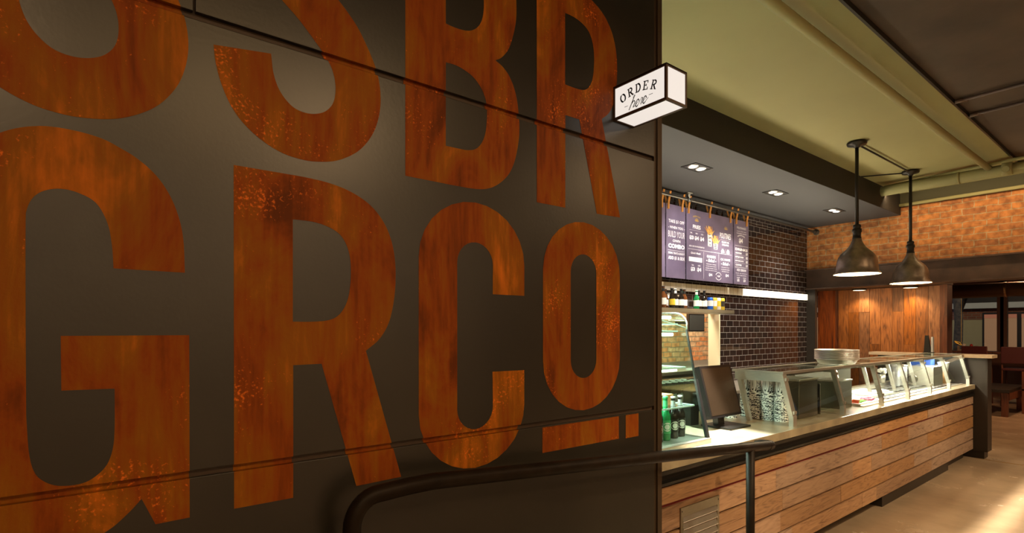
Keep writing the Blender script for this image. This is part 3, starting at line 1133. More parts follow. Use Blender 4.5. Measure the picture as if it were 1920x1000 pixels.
# script word, slanted strokes
H_ = [[(0.9, (0.05, 0.0), (0.30, 1.0)), (0.5,) + tuple(ell(0.26, 0.88, 0.07, 0.14, 30, 200, 6)), (0.8,) + tuple(ell(0.32, 0.32, 0.13, 0.26, 150, 10, 7)), (0.9, (0.44, 0.36), (0.38, 0.08)), (0.5, (0.38, 0.08), (0.52, 0.12))],
      [(0.5, (0.50, 0.12), (0.72, 0.36)), (0.9,) + tuple(ell(0.68, 0.28, 0.12, 0.27, 20, 320, 12))],
      [(0.5, (0.80, 0.14), (0.97, 0.56)), (0.7, (0.97, 0.56), (1.08, 0.50)), (0.9, (1.08, 0.50), (1.02, 0.06))],
      [(0.5, (1.10, 0.14), (1.32, 0.36)), (0.9,) + tuple(ell(1.28, 0.28, 0.12, 0.27, 20, 320, 12)), (0.5, (1.37, 0.1), (1.56, 0.34))]]
for grp in H_:
    strokes(lt, grp, (x0 + 0.082, yy, z0 + 0.017), (1, 0, 0.02), (0.30, 0, 1), 0.060, 0.050, 0.0044)
strokes(lt, [((0, 0), (1, 0))], (x0 + 0.062, yy, z0 + 0.036), (1, 0, 0), (0, 0, 1), 0.016, 1, 0.002)
strokes(lt, [((0, 0), (1, 0))], (x0 + 0.184, yy, z0 + 0.044), (1, 0, 0), (0, 0, 1), 0.018, 1, 0.002)
lt.build('lettering', 'ink', t)
MB().box(WX, WX + 0.006, y0 + 0.01, y1 - 0.01, z0 + 0.01, z1 - 0.01).build('wall_plate', 'sign_frame', t)

# ============================================================ SOFFIT DOWNLIGHTS
for (x, y, lab) in ((-3.03, 4.65, 'square twin recessed downlight nearest the sign'), (-3.03, 6.24, 'square twin recessed downlight in the middle of the soffit'), (-3.0, 7.80, 'square twin recessed downlight at the far end of the soffit')):
    t = thing('recessed_downlight', lab, 'downlight', (x, y, ZS), 'recessed downlights in the soffit')
    f = MB()
    for (a, b_, c, d) in ((-.085, .085, -.145, -.137), (-.085, .085, .137, .145), (-.085, -.077, -.137, .137), (.077, .085, -.137, .137)):
        f.box(x + a, x + b_, y + c, y + d, ZS - 0.006, ZS)
    f.build('frame', 'black_metal', t)
    MB().box(x - .077, x + .077, y - .137, y + .137, ZS - 0.003, ZS - 0.0005).build('baffle', 'black', t)
    for k in (-1, 1):
        MB().lathe([(0.052, 0), (0.046, -0.008), (0.040, -0.002)], 20, (x, y + k * 0.066, ZS - 0.003), caps=False).build('reflector', 'alu', t)
        MB().lathe([(0.036, -0.006), (0.03, -0.009), (0.001, -0.011)], 20, (x, y + k * 0.066, ZS - 0.001)).build('lens', 'down', t)
        spot('downlight_beam', (x, y + k * 0.066, ZS - 0.02), (x - 0.75, y + k * 0.066, 0.6), 90, (1.0, 0.93, 0.82), 95, 0.6, 0.03)

# ============================================================ PENDANTS
def pendant(x, y, zb, lab):
    t = thing('pendant_lamp', lab, 'pendant lamp', (x, y, zb), 'pendant lamps over the counter')
    MB().lathe([(0.0, 3.486), (0.085, 3.486), (0.09, 3.478), (0.085, 3.458), (0.03, 3.452), (0.025, 3.43), (0.0, 3.43)], 28, (x, y, 0), caps=False).build('canopy', 'iron', t)
    MB().tube([(x, y, 3.45), (x, y, zb + 0.48)], 0.0165, 14).build('stem', 'iron', t)
    MB().lathe([(0.0, zb + 0.50), (0.030, zb + 0.50), (0.036, zb + 0.49), (0.036, zb + 0.470), (0.030, zb + 0.465), (0.042, zb + 0.455), (0.042, zb + 0.425), (0.036, zb + 0.42), (0.036, zb + 0.375), (0.040, zb + 0.37), (0.040, zb + 0.355), (0.0, zb + 0.355)], 24, (x, y, 0), caps=False).build('fitter', 'iron', t)
    prof = [(0.036, 0.365), (0.040, 0.355), (0.046, 0.330), (0.060, 0.300), (0.082, 0.265), (0.112, 0.235), (0.142, 0.205), (0.163, 0.170), (0.175, 0.125), (0.181, 0.075), (0.185, 0.030), (0.200, 0.014), (0.208, 0.0)]
    inn = [(0.203, 0.0005), (0.195, 0.012), (0.180, 0.026), (0.175, 0.08), (0.168, 0.13), (0.150, 0.175), (0.10, 0.23), (0.05, 0.28), (0.001, 0.30)]
    MB().lathe([(r, zb + z) for r, z in prof], 48, (x, y, 0), caps=False).lathe([(r, zb + z) for r, z in inn], 48, (x, y, 0), mi=1, caps=False).build('shade', ['shade', 'shade_in'], t)
    MB().ball((x, y, zb + 0.10), 0.05, seg=14).build('bulb', 'bulb', t)
    MB().box(x - 0.225, x - 0.200, y - 0.012, y + 0.012, zb + 0.0, zb + 0.012).build('rim_clip', 'iron', t)
    point('pendant_glow', (x, y, zb + 0.03), 45, (1.0, 0.76, 0.46), 0.045)
    return t


pendant(-2.107, 6.02, 2.155, 'dark metal dome pendant lamp on a rod, the nearer and larger one')
pendant(-2.10, 7.62, 2.150, 'dark metal dome pendant lamp on a rod, the farther one')
cd = MB().tube([(-2.107, 6.05, 3.468), (-2.10, 7.60, 3.468)], 0.009)
cd.tube([(-2.10, 7.62, 3.468), (-2.53, 7.35, 3.468)], 0.008)
tag(cd.build('lamp_conduit', 'iron'), 'thin dark conduit on the ceiling linking the two pendant canopies', 'conduit')

# ============================================================ MENU BOARDS
PX_ = -3.66
pz = 3.12
t = thing('hanging_pipe', 'grey steel pipe under the soffit that carries the menu boards', 'pipe', (PX_, 6.0, pz))
MB().tube([(PX_, 2.2, pz), (PX_, 8.76, pz)], 0.017, 14).build('tube', 'pipe', t)
MB().lathe([(0.0, 0), (0.045, 0), (0.045, 0.01), (0.022, 0.018), (0.022, 0.05)], 20, (0, 0, 0), m=Matrix.Translation((PX_, FY, pz)) @ Matrix.Rotation(PI / 2, 4, 'X'), caps=False).tube([(PX_, FY - 0.05, pz), (PX_, FY - 0.1, pz)], 0.024).build('flange', 'pipe', t)
for yy in (3.4, 5.45):
    MB().lathe([(0.0, ZS), (0.05, ZS), (0.052, ZS - 0.008), (0.03, ZS - 0.014), (0.02, ZS - 0.02), (0.02, pz - 0.015), (0.0, pz - 0.015)], 20, (PX_, yy, 0), caps=False).tube([(PX_, yy - 0.03, pz), (PX_, yy + 0.03, pz)], 0.026).build('ceiling_mount', 'pipe', t)
BX = PX_ - 0.03
FX = BX + 0.0075   # printed face
YR, UP = (0, 1, 0), (0, 0, 1)


def board(name, label, ya, yb, za, zb):
    t = thing(name, label, 'menu board', (BX, (ya + yb) / 2, za), 'slate menu boards hanging from the pipe')
    MB().box(BX - 0.006, BX + 0.006, ya, yb, za, zb, bev=0.0015).build('panel', 'chalkboard', t)
    return t


ZB, ZT = 2.190, 3.030


class Print:
    def __init__(s, ya, yb):
        s.mb = MB()
        s.ya, s.w = ya, yb - ya

    def text(s, txt, u, v, h, w=None, bold=0.0, shear=0.0, arc=0.0, space=1.0, mi=0):
        put_text(s.mb, txt, (FX, s.ya + u * s.w, ZB + v * (ZT - ZB)), YR, UP, h * (ZT - ZB), (w * s.w) if w else None, bold, shear, mi, arc, space)

    def line(s, u0, v0, u1, v1, th=0.0035, mi=0):
        a = (s.ya + u0 * s.w, ZB + v0 * (ZT - ZB))
        b = (s.ya + u1 * s.w, ZB + v1 * (ZT - ZB))
        if abs(a[0] - b[0]) > abs(a[1] - b[1]):
            s.mb._faces([(FX, a[0], a[1] - th / 2), (FX, b[0], b[1] - th / 2), (FX, b[0], b[1] + th / 2), (FX, a[0], a[1] + th / 2)], [(0, 1, 2, 3)], mi=mi)
        else:
            s.mb._faces([(FX, a[0] - th / 2, a[1]), (FX, a[0] + th / 2, a[1]), (FX, b[0] + th / 2, b[1]), (FX, b[0] - th / 2, b[1])], [(0, 1, 2, 3)], mi=mi)

    def greek(s, u, v, w, n, dv=0.03, h=0.014):
        """rows of tiny words"""
        rnd = random.Random(int(u * 100 + v * 1000))
        words = ['fresh cut', 'house made', 'crispy onions', 'mixed greens', 'tomato', 'cucumber', 'with cheese', 'gravy', 'hot', 'served cold', 'dressing', 'on the side']
        for i in range(n):
            s.text(' '.join(rnd.sample(words, 2)), u, v - i * dv, h, w * rnd.uniform(0.75, 1.0), bold=0.03)


board('menu_board', 'slate menu board mostly cut off by the steel wall corner, leftmost of the row', 4.30, 5.035, ZB, ZT)
# board with the combo offer
b2 = board('menu_board', 'narrow slate menu board reading BUILD YOUR OWN COMBO', 5.055, 5.42, ZB, ZT)
p = Print(5.055, 5.42)
p.text('TAKE $1 OFF', .52, .745, .05, .82, bold=.02)
p.text('- WHEN YOU -', .52, .672, .036, .84, bold=.02)
p.text('BUILD YOUR', .52, .555, .085, .86, bold=.0)
p.text('OWN', .52, .49, .038, .40, bold=.03)
p.text('COMBO', .52, .405, .062, .86, bold=.06)
p.line(.07, .375, .93, .375)
p.text('DRINK TRAYS ALREADY', .52, .325, .03, .86, bold=.03)
p.text('ADD $1 & SIDE', .52, .245, .052, .86, bold=.04)
p.mb.build('printed_text', 'chalk', b2)
# large board
b3 = board('menu_board', 'wide slate menu board with fries picture and POUTINES heading', 5.445, 6.46, ZB, ZT)
p = Print(5.445, 6.46)
p.text('FRESH CUT', .20, .885, .022, .15, bold=.02, arc=.012, mi=1)
p.text('FRIES', .20, .73, .055, .16, bold=.03)
p.line(.05, .705, .36, .705, .002)
for u in (.09, .20, .31):
    p.text('SML' if u < .1 else ('MED' if u < .25 else 'LRG'), u, .655, .020, .045, bold=.02)
p.text('$3', .095, .565, .062, .085, bold=.05)
p.text('$4', .20, .565, .062, .085, bold=.05)
p.text('$4', .31, .565, .062, .085, bold=.05)
p.text('ADD A DIP OF HOUSE GRAVY $1', .20, .465, .024, .31, bold=.03)
p.line(.03, .435, .96, .435)
p.text('POUTINES', .82, .665, .085, .25, bold=.01)
p.line(.71, .645, .93, .645, .002)
p.text('CLASSIC OR', .82, .60, .026, .17, bold=.04)
p.text('DELUXE', .82, .56, .026, .15, bold=.04)
p.text('SML', .76, .49, .02, .045, bold=.02)
p.text('LRG', .88, .49, .02, .045, bold=.02)
p.text('$4', .76, .39 + .05, .05, .075, bold=.05)
p.text('$5', .88, .39 + .05, .05, .075, bold=.05)
p.line(.82, .42, .82, .51, .002)
p.line(.345, .42, .345, .03)
p.line(.67, .42, .67, .19)
p.text('Quick Meals', .18, .365, .032, .20, bold=.03, shear=.3)
p.mb._faces([(FX, p.ya + .04 * p.w, ZB + .26 * .84), (FX, p.ya + .31 * p.w, ZB + .26 * .84), (FX, p.ya + .31 * p.w, ZB + .325 * .84), (FX, p.ya + .04 * p.w, ZB + .325 * .84)], [(0, 1, 2, 3)])
p.text('SML', .12, .20, .02, .05, bold=.02)
p.text('LRG', .25, .20, .02, .05, bold=.02)
p.text('$3', .12, .12, .062, .085, bold=.05)
p.text('$4', .25, .12, .062, .085, bold=.05)
p.text('GARDEN', .505, .345, .040, .19, bold=.04)
p.text('- Salad -', .505, .285, .048, .22, bold=.05, shear=.2)
p.greek(.505, .245, .26, 4)
p.text('C.C. HOUSE', .82, .335, .032, .22, bold=.05)
p.text('- Salad -', .82, .265, .048, .20, bold=.05, shear=.2)
p.greek(.82, .225, .22, 3)
p.text('$4', .49, .075, .045, .075, bold=.05)
p.text('$4', .86, .09, .045, .075, bold=.05)
for a0 in (20, 200):
    P = ell(.665, .09, .062, .055, a0, a0 + 140, 10)
    strokes(p.mb, [tuple(P)], (FX, p.ya, ZB), (0, p.w, 0), (0, 0, .84), 1, 1, .009)
p.text('+$3', .665, .075, .03, .07, bold=.05)
p.mb.build('printed_text', ['chalk', 'gold'], b3)
# sun ray emblem over the headings
for (u, v, n0) in ((.20, .83, 9), (.83, .80, 7)):
    em = MB()
    for k in range(n0):
        a = math.radians(20 + 140 * k / (n0 - 1))
        c_, s_ = math.cos(a), math.sin(a)
        strokes(em, [((c_ * .012, s_ * .012), (c_ * .045, s_ * .045))], (FX, p.ya + u * p.w, ZB + v * .84), YR, UP, 1, 1, .005)
    em.build('gold_emblem', 'gold', b3)
# printed fries picture
pc = MB()
for (u, v, wt, wb, h) in ((.475, .55, .052, .040, .19), (.60, .52, .055, .040, .10)):
    cy, cz = p.ya + u * p.w, ZB + v * .84
    pc._faces([(FX, cy - wb, cz - .03), (FX, cy + wb, cz - .03), (FX, cy + wt, cz + h * .84 - .03), (FX, cy - wt, cz + h * .84 - .03)], [(0, 1, 2, 3)], mi=0)
    for k in range(7):
        z = cz - .025 + k * (h * .84 - .01) / 7
        s_ = (-1) ** k
        pc._faces([(FX + .0004, cy - wb * .8, z), (FX + .0004, cy + wb * .6, z + s_ * .012), (FX + .0004, cy + wb * .6, z + .007 + s_ * .012), (FX + .0004, cy - wb * .8, z + .007)], [(0, 1, 2, 3)], mi=1)
    rnd = random.Random(5)
    for k in range(30):
        a = rnd.uniform(-.9, .9)
        l = rnd.uniform(.04, .10)
        bx, bz = cy + rnd.uniform(-wt, wt) * .85, cz + h * .84 - .045 + rnd.uniform(0, .02)
        strokes(pc, [((0, 0), (math.sin(a) * l, math.cos(a) * l))], (FX + .0006 + k * 1e-5, bx, bz), YR, UP, 1, 1, .011, mi=2 if k % 3 else 3)
pc.build('fries_picture', ['white', 'cup_black', 'fries', 'bun'], b3)
# right board
b4 = board('menu_board', 'narrow slate menu board headed MILKSHAKES, rightmost of the row', 6.485, 6.85, ZB, ZT)
p = Print(6.485, 6.85)
p.text('MILKSHAKES', .5, .865, .034, .62, bold=.0)
p.greek(.5, .82, .75, 2)
p.text('REGULAR', .48, .735, .018, .5, bold=.03, arc=.02)
p.text('$4', .45, .64, .08, .26, bold=.05)
p.line(.06, .60, .94, .60)
p.text('DRINKS', .5, .525, .04, .84, bold=.05)
for i, (tx, pr) in enumerate((('FOUNTAIN', '$1'), ('BOTTLED WATER', '$2'), ('BOTTLED JUICE', '$2'), ('COFFEE', '$1'))):
    v = .475 - i * .062
    p.text(tx, .30 if i in (0, 3) else .36, v, .024, .40 if i in (0, 3) else .56, bold=.05)
    p.text(pr, .86, v - .012, .045, .13, bold=.05)
    p.line(.06, v - .018, .76, v - .018, .0015)
p.line(.06, .262, .94, .262)
p.text('ICE CREAM', .5, .205, .038, .62, bold=.04)
p.greek(.5, .165, .80, 2)
p.text('CUP', .28, .095, .016, .2, bold=.04)
p.text('CONE', .70, .095, .016, .2, bold=.04)
p.text('$2', .28, .04, .045, .16, bold=.05)
p.text('$3', .70, .04, .045, .16, bold=.05)
p.mb.build('printed_text', 'chalk', b4)


# clothespins
def clothespin(y, lab):
    t = thing('clothespin', lab, 'clip', (PX_, y, ZT), 'copper clips holding the menu boards')
    for s in (-1, 1):
        a = MB()
        x = BX + s * 0.012
        a.prism([(x - 0.006, ZT - 0.06), (x + 0.006, ZT - 0.06), (x + 0.006 + s * 0.002, ZT + 0.02), (x + s * 0.030 + 0.004, pz + 0.045), (x + s * 0.030 - 0.004, pz + 0.045), (x - 0.004 + s * 0.002, ZT + 0.02)], 'y', y - 0.014, y + 0.014)
        a.build('jaw', 'clip', t)
    MB().tube([(BX - 0.014, y, ZT + 0.02), (BX + 0.018, y, ZT + 0.02)], 0.011, 10).build('spring', 'pipe', t)
    return t


for y, l in ((4.965, 'copper clip at the right corner of the cut-off leftmost board'), (5.085, 'copper clip at the left corner of the COMBO board'), (5.35, 'copper clip at the right corner of the COMBO board'), (5.475, 'copper clip at the left corner of the wide board'), (5.92, 'copper clip at the middle of the wide board top'), (6.39, 'copper clip at the right corner of the wide board'), (6.53, 'copper clip at the left corner of the rightmost board'), (6.79, 'copper clip at the right corner of the rightmost board')):
    clothespin(y, l)


# ============================================================ BACK SHELF WITH BOTTLES
sh = thing('wall_shelf', 'stainless steel wall shelf carrying beer bottles and cans', 'shelf', (-3.65, 4.5, 1.785))
MB().box(-3.80, -3.50, 2.2, 6.17, 1.79, 1.835, bev=0.003).build('shelf_board', 'steel_dark', sh)
for yy in (3.0, 4.0):
    MB().prism([(-3.80, 1.785), (-3.55, 1.785), (-3.80, 1.66)], 'y', yy - 0.01, yy + 0.01).build('bracket', 'steel', sh)


def bottle(loc, glassm, labelm, label, group, h=0.235, r=0.031, neck=True, emblem=None, cap='white', name='bottle'):
    t = thing(name, label, 'bottle' if neck else 'can', loc, group)
    x, y, z = loc
    if neck:
        prof = [(0.0, 0.0), (r * .9, 0.0), (r, 0.006), (r, h * .52), (r * .93, h * .58), (r * .62, h * .67), (r * .45, h * .75), (r * .42, h * .93), (r * .48, h * .94), (r * .48, h * .965), (0, h * .965)]
        MB().lathe([(a, z + b) for a, b in prof], 20, (x, y, 0), caps=False).build('body', glassm, t)
        MB().lathe([(r * 1.02, z + h * .16), (r * 1.02, z + h * .46)], 20, (x, y, 0), caps=False).build('label_band', labelm, t)
        MB().lathe([(r * .47, z + h * .76), (r * .45, z + h * .90)], 14, (x, y, 0), caps=False).build('neck_foil', cap, t)
        MB().lathe([(r * .5, z + h * .955), (r * .52, z + h * .965), (r * .46, z + h), (0.0, z + h)], 14, (x, y, 0), caps=False).build('cap', cap, t)
    else:
        MB().lathe([(0, z), (r * .8, z), (r, z + .01), (r, z + h - .012), (r * .82, z + h), (0, z + h)], 20, (x, y, 0), caps=False).build('body', glassm, t)
        MB().lathe([(r * 1.015, z + h * .3), (r * 1.015, z + h * .75)], 20, (x, y, 0), caps=False).build('label_band', labelm, t)
    if emblem:
        # round emblem wrapped on the side that faces the room
        ang = math.radians(emblem[2] if len(emblem) > 2 else -45)
        e = MB()
        for (rr, mi) in ((emblem[1], 0), (emblem[1] * .72, 1), (emblem[1] * .60, 0)):
            vs, fs = [], []
            n = 20
            off = 1.03 + (0.01 if mi else 0) + (0.02 if rr < emblem[1] * .65 else 0)
            vs.append((x + r * off * math.cos(ang), y + r * off * math.sin(ang), z + h * .31))
            for k in range(n):
                a = 2 * PI * k / n
                th = ang + rr * math.cos(a) / r
                vs.append((x + r * off * math.cos(th), y + r * off * math.sin(th), z + h * .31 + rr * math.sin(a)))
            fs = [(0, k + 1, (k + 1) % n + 1) for k in range(n)]
            e._faces(vs, fs, mi=mi)
        e.build('emblem', ['white', emblem[0]], t)
    return t


gb = 'bottles on the stainless wall shelf'
SX = -3.60
bl = [(4.70, 'dark_glass', 'white', 'dark glass bottle at the left end of the wall shelf'),
      (4.78, 'dark_glass', 'can_yellow', 'dark bottle second from the left end of the wall shelf'),
      (4.90, 'brown_glass', 'white', 'tall brown glass bottle on the wall shelf'),
      (5.03, 'dark_glass', 'can_yellow', 'dark bottle with yellow label right of the brown one'),
      (5.12, 'dark_glass', 'white', 'white capped bottle left in the middle pair on the shelf'),
      (5.20, 'dark_glass', 'white', 'dark bottle with large white label in the middle of the shelf'),
      (5.29, 'brown_glass', 'paper', 'brown bottle with white label right of the middle pair'),
      (5.50, 'green_glass', 'white', 'green bottle with white cap on the wall shelf'),
      (5.58, 'dark_glass', 'white', 'dark green bottle left of the blue can'),
      (5.66, 'dark_glass', 'paper', 'dark bottle directly beside the blue can')]
for i, (y, g, l, lab) in enumerate(bl):
    bottle((SX + 0.02 * ((i % 2) - .5), y, 1.835), g, l, lab, gb, h=0.245 if i == 2 else 0.225, r=0.033, cap='white' if i in (4, 7) else 'black')
for (y, g, l, lab) in ((4.84, 'dark_glass', 'white', 'dark bottle behind and left of the tall brown bottle'),
                       (5.08, 'brown_glass', 'paper', 'brown bottle in the back row behind the yellow labelled one'),
                       (5.25, 'dark_glass', 'white', 'dark bottle in the back row behind the middle of the shelf'),
                       (5.42, 'green_glass', 'white', 'green bottle in the back row left of the front green one')):
    bottle((-3.715, y, 1.835), g, l, lab, gb, h=0.225, r=0.033, cap='black')
for (y, g, l, lab) in ((5.80, 'can_blue', 'white', 'blue can on the wall shelf'), (5.885, 'can_yellow', 'white', 'yellow can beside the blue one on the shelf'), (5.97, 'white', 'can_yellow', 'white can third on the wall shelf'), (6.055, 'can_yellow', 'black', 'yellow can with black band at the right end of the shelf')):
    bottle((SX, y, 1.835), g, l, lab, 'cans on the stainless wall shelf', h=0.15, r=0.034, neck=False, name='can')

# kitchen behind the opening
t = thing('kitchen_monitor', 'black flat monitor on the brick wall behind the serving opening', 'monitor', (-4.62, 7.03, 1.57))
MB().box(-4.63, -4.585, 6.835, 7.235, 1.57, 1.83, bev=0.004).build('housing', 'black_gloss', t)
MB().box(-4.585, -4.583, 6.85, 7.22, 1.585, 1.815).build('screen', 'grey_screen', t)
MB().tube([(-4.95, 7.03, 1.7), (-4.62, 7.03, 1.7)], 0.02).build('wall_arm', 'black_metal', t)
kc = thing('prep_counter', 'stainless kitchen counter in front of the kitchen brick wall', 'counter', (-4.65, 5.5, 0))
MB().box(-4.94, -4.35, 2.5, 8.6, 0.98, 1.02).box(-4.94, -4.92, 2.5, 8.6, 1.02, 1.1).build('worktop', 'steel', kc)
MB().box(-4.9, -4.4, 2.6, 8.5, 0.05, 0.98).build('cabinet', 'steel_dark', kc)
area('kitchen_lamp', (-4.35, 6.2, 2.85), (0, 0, 0), 0.4, 2.4, 170, (1.0, 0.88, 0.66))
# back counter along the tiled wall
bc = thing('back_counter', 'stainless back counter below the black tiled wall', 'counter', (-3.4, 5.5, 0))
MB().box(-3.79, -3.15, 2.2, 8.6, 0.88, 0.92, bev=0.003).build('worktop', 'steel', bc)
MB().box(-3.78, -3.2, 2.2, 8.6, 0.0, 0.88).build('cabinet', 'steel_dark', bc)
# rows of upside-down drinking glasses on the back counter
gproto = None
k = 0
for i in range(7):
    for j in range(2):
        loc = (-3.30 - j * 0.11, 4.35 + i * 0.105, 0.92)
        if gproto is None:
            gproto = thing('drinking_glass', '', 'glass', loc, 'upturned glasses on the back counter')
            MB().lathe([(0.040, 0.92), (0.033, 1.06), (0.0, 1.06)], 18, (loc[0], loc[1], 0), caps=False).lathe([(0.038, 0.921), (0.031, 1.05), (0.0, 1.05)], 18, (loc[0], loc[1], 0), caps=False).build('bowl', 'glass', gproto)
            MB().lathe([(0.033, 1.055), (0.034, 1.06), (0.030, 1.064), (0, 1.064)], 18, (loc[0], loc[1], 0), caps=False).build('base', 'glass_edge', gproto)
            g = gproto
        else:
            g = dup(gproto, loc)
        g['label'] = 'upturned drinking glass in the rows on the back counter behind the display case'

# ============================================================ SERVICE COUNTER
CX0 = -1.70
ct = thing('service_counter', 'long counter clad in horizontal reclaimed wood boards', 'counter', (-2.1, 5.0, 0))
MB().box(-2.50, -1.745, 1.25, 8.55, 0.10, 0.86).build('carcass', 'black', ct)
random.seed(11)
hz = [0.108, 0.236, 0.375, 0.522, 0.668, 0.775]
bd = MB()
for r_ in range(5):
    za, zb = hz[r_], hz[r_ + 1]
    gap = 0.016 if r_ == 3 else 0.011
    y = 1.25
    nxt = [2.78, 3.6, 4.55, 5.6, 6.3, 7.3, 8.58] if r_ % 2 else [2.1, 3.75, 4.9, 5.35, 6.9, 8.58]
    nxt = [min(8.58, v + (random.random() - .5) * .3) for v in nxt[:-1]] + [8.58]
    for yb in nxt:
        tn = (random.uniform(.2, .85), random.uniform(.25, .9), random.random())
        bd.box(-1.745, -1.718 - random.random() * 0.002, y + .0008, yb - .0008, za + (0.010 if r_ == 4 else 0.0075), zb - (0.010 if r_ == 3 else 0.0075), tone=tn)
        y = yb
bd.build('wood_cladding', 'board', ct)
MB().box(-1.7445, -1.733, 1.25, 8.57, 0.655, 0.681).build('red_gap_strip', 'red_strip', ct)  # dark red backing in the gap below the top board
tb = MB()
tb.prism([(-1.76, 0.86), (-1.712, 0.86), (-1.712, 0.835), (-1.735, 0.83), (-1.735, 0.80), (-1.700, 0.797), (-1.700, 0.782), (-1.76, 0.782)], 'y', 1.25, 8.58)
tb.build('steel_band', 'black_metal', ct)
kb = MB()
kb.box(-2.4, -1.95, 1.3, 8.55, 0, 0.112)
kb.box(-2.3, -1.745, 5.56, 7.62, 0, 0.112)
kb.box(-2.3, -1.80, 7.62, 8.5, 0, 0.112)
kb.build('kick_base', 'grey_metal', ct)
vg = MB()
ya, yb, za, zb = 2.476, 2.852, 0.24, 0.632
for (a, b_, c, d) in ((ya, ya + .022, za, zb), (yb - .022, yb, za, zb), (ya + .022, yb - .022, za, za + .022), (ya + .022, yb - .022, zb - .05, zb)):
    vg.box(-1.72, -1.711, a, b_, c, d)
vo = vg.build('vent_grille', 'steel_dark', ct, label='stainless louvred vent grille in the counter front')
lv = MB()
z = za + .03
while z < zb - .06:
    lv.prism([(-1.7195, z + .030), (-1.7165, z + .031), (-1.7065, z + .004), (-1.7085, z)], 'y', ya + .02, yb - .02)
    z += .040
lv.build('louvres', 'steel', vo)
sc_ = MB()
for a in (ya + .011, yb - .011):
    for c in (za + .02, zb - .02):
        sc_.box(-1.711, -1.709, a - .003, a + .003, c - .003, c + .003)
sc_.build('screws', 'black_metal', vo)

wt = MB().box(-2.56, CX0, 1.22, 8.585, 0.862, 0.915, bev=0.003)
tag(wt.build('stone_worktop', 'worktop'), 'long beige stone worktop on the wood clad counter', 'worktop')

# end partition
ep = thing('end_partition', 'tall dark metal cabinet closing the far end of the counter', 'cabinet', (-2.2, 8.7, 0))
MB().box(-2.75, -1.585, 8.60, 8.81, 0.09, 1.245, bev=0.002).box(-2.7, -1.62, 8.62, 8.80, 0, 0.09).build('body', 'grey_metal', ep)
MB().box(-2.85, -1.535, 8.56, 8.83, 1.245, 1.285, bev=0.003).build('top_board', 'light_wood', ep)
MB().box(-1.72, -1.60, 8.596, 8.60, 1.05, 1.245).build('switch_plate', 'grey_metal', ep)
t = thing('card_terminal', 'dark upright terminal on top of the end cabinet', 'terminal', (-2.19, 8.70, 1.285))
MB().box(-2.25, -2.14, 8.66, 8.73, 1.285, 1.30).build('foot', 'black_metal', t)
MB().prism([(-2.245, 1.30), (-2.17, 1.30), (-2.20, 1.52), (-2.23, 1.52)], 'y', 8.67, 8.72).build('housing', 'black_metal', t)
MB().box(-2.165, -2.145, 8.67, 8.72, 1.30, 1.50).build('side_cover', 'alu', t)

# ============================================================ FOOD GUARD
fg = thing('food_guard', 'stainless and glass sneeze guard along the counter top', 'food guard', (-1.95, 6.2, 0.915))
PY = [3.872, 4.735, 5.585, 6.30, 7.00, 7.71, 8.535]
FZ, GZ = 0.915, 1.282


def postx(z):
    return -1.742 - (z - 0.97) * 0.24


for i, y in enumerate(PY):
    w = 0.017 if i else 0.028
    pm = MB()
    # short upright foot then slanted blade
    pm.box(-1.7745, -1.7425, y - w + .0008, y + w - .0008, FZ, 0.985)
    pm.prism([(-1.742, 0.975), (-1.775, 0.975), (postx(GZ) - 0.033, GZ - 0.004), (postx(GZ), GZ - 0.004)], 'y', y - w, y + w)
    pm.build('post', 'steel', fg)
    am = MB()
    am.box(-2.178, postx(GZ) - 0.003, y - w + .0012, y + w - .0012, GZ - (0.060 if i == 0 else 0.032), GZ - 0.004)
    am.build('top_arm', 'steel', fg)
    rm = MB().prism([(-2.09, FZ), (-2.06, FZ), (-2.145, GZ - 0.004), (-2.18, GZ - 0.004)], 'y', y - w * .6, y + w * .6)
    rm.build('rear_post', 'steel', fg)
    cb = MB()
    for zz in (1.0, 1.23):
        cb.box(postx(zz) - 0.002, postx(zz) + 0.010, y - w * .7, y + w * .7, zz, zz + 0.022)
    cb.build('glass_clamp', 'steel', fg)
for i in range(6):
    a, b_ = PY[i] + 0.02, PY[i + 1] - 0.02
    MB().prism([(postx(0.99) + .003, 0.99), (postx(0.99) - .003, 0.99), (postx(1.27) - .003, 1.27), (postx(1.27) + .003, 1.27)], 'y', a, b_).build('front_glass', 'glass', fg)
rl = MB()
rl.box(postx(GZ) - 0.025, postx(GZ) + 0.004, PY[0] - .028, PY[-1] + .017, GZ - 0.004, GZ + 0.014)
rl.box(-2.20, -2.17, PY[0] - .028, PY[-1] + .017, GZ - 0.004, GZ + 0.014)
for y in PY:
    rl.box(-2.17, postx(GZ) - 0.025, y - .015, y + .015, GZ - 0.004, GZ + 0.012)
rl.build('top_rail', 'steel', fg)
for i in range(6):
    MB().box(-2.17, postx(GZ) - .025, PY[i] + .015, PY[i + 1] - .015, GZ + 0.004, GZ + 0.010).build('top_glass', 'glass', fg)
tbm = MB().box(-1.93, -1.90, PY[0] + .1, PY[-1] - .05, GZ - 0.032, GZ - 0.012)
tbm.build('lamp_strip', 'steel_dark', fg)
area('guard_lamp', (-1.96, 6.95, GZ - 0.036), (0, 0, 0), 0.06, 3.0, 50, (1.0, 0.93, 0.76))

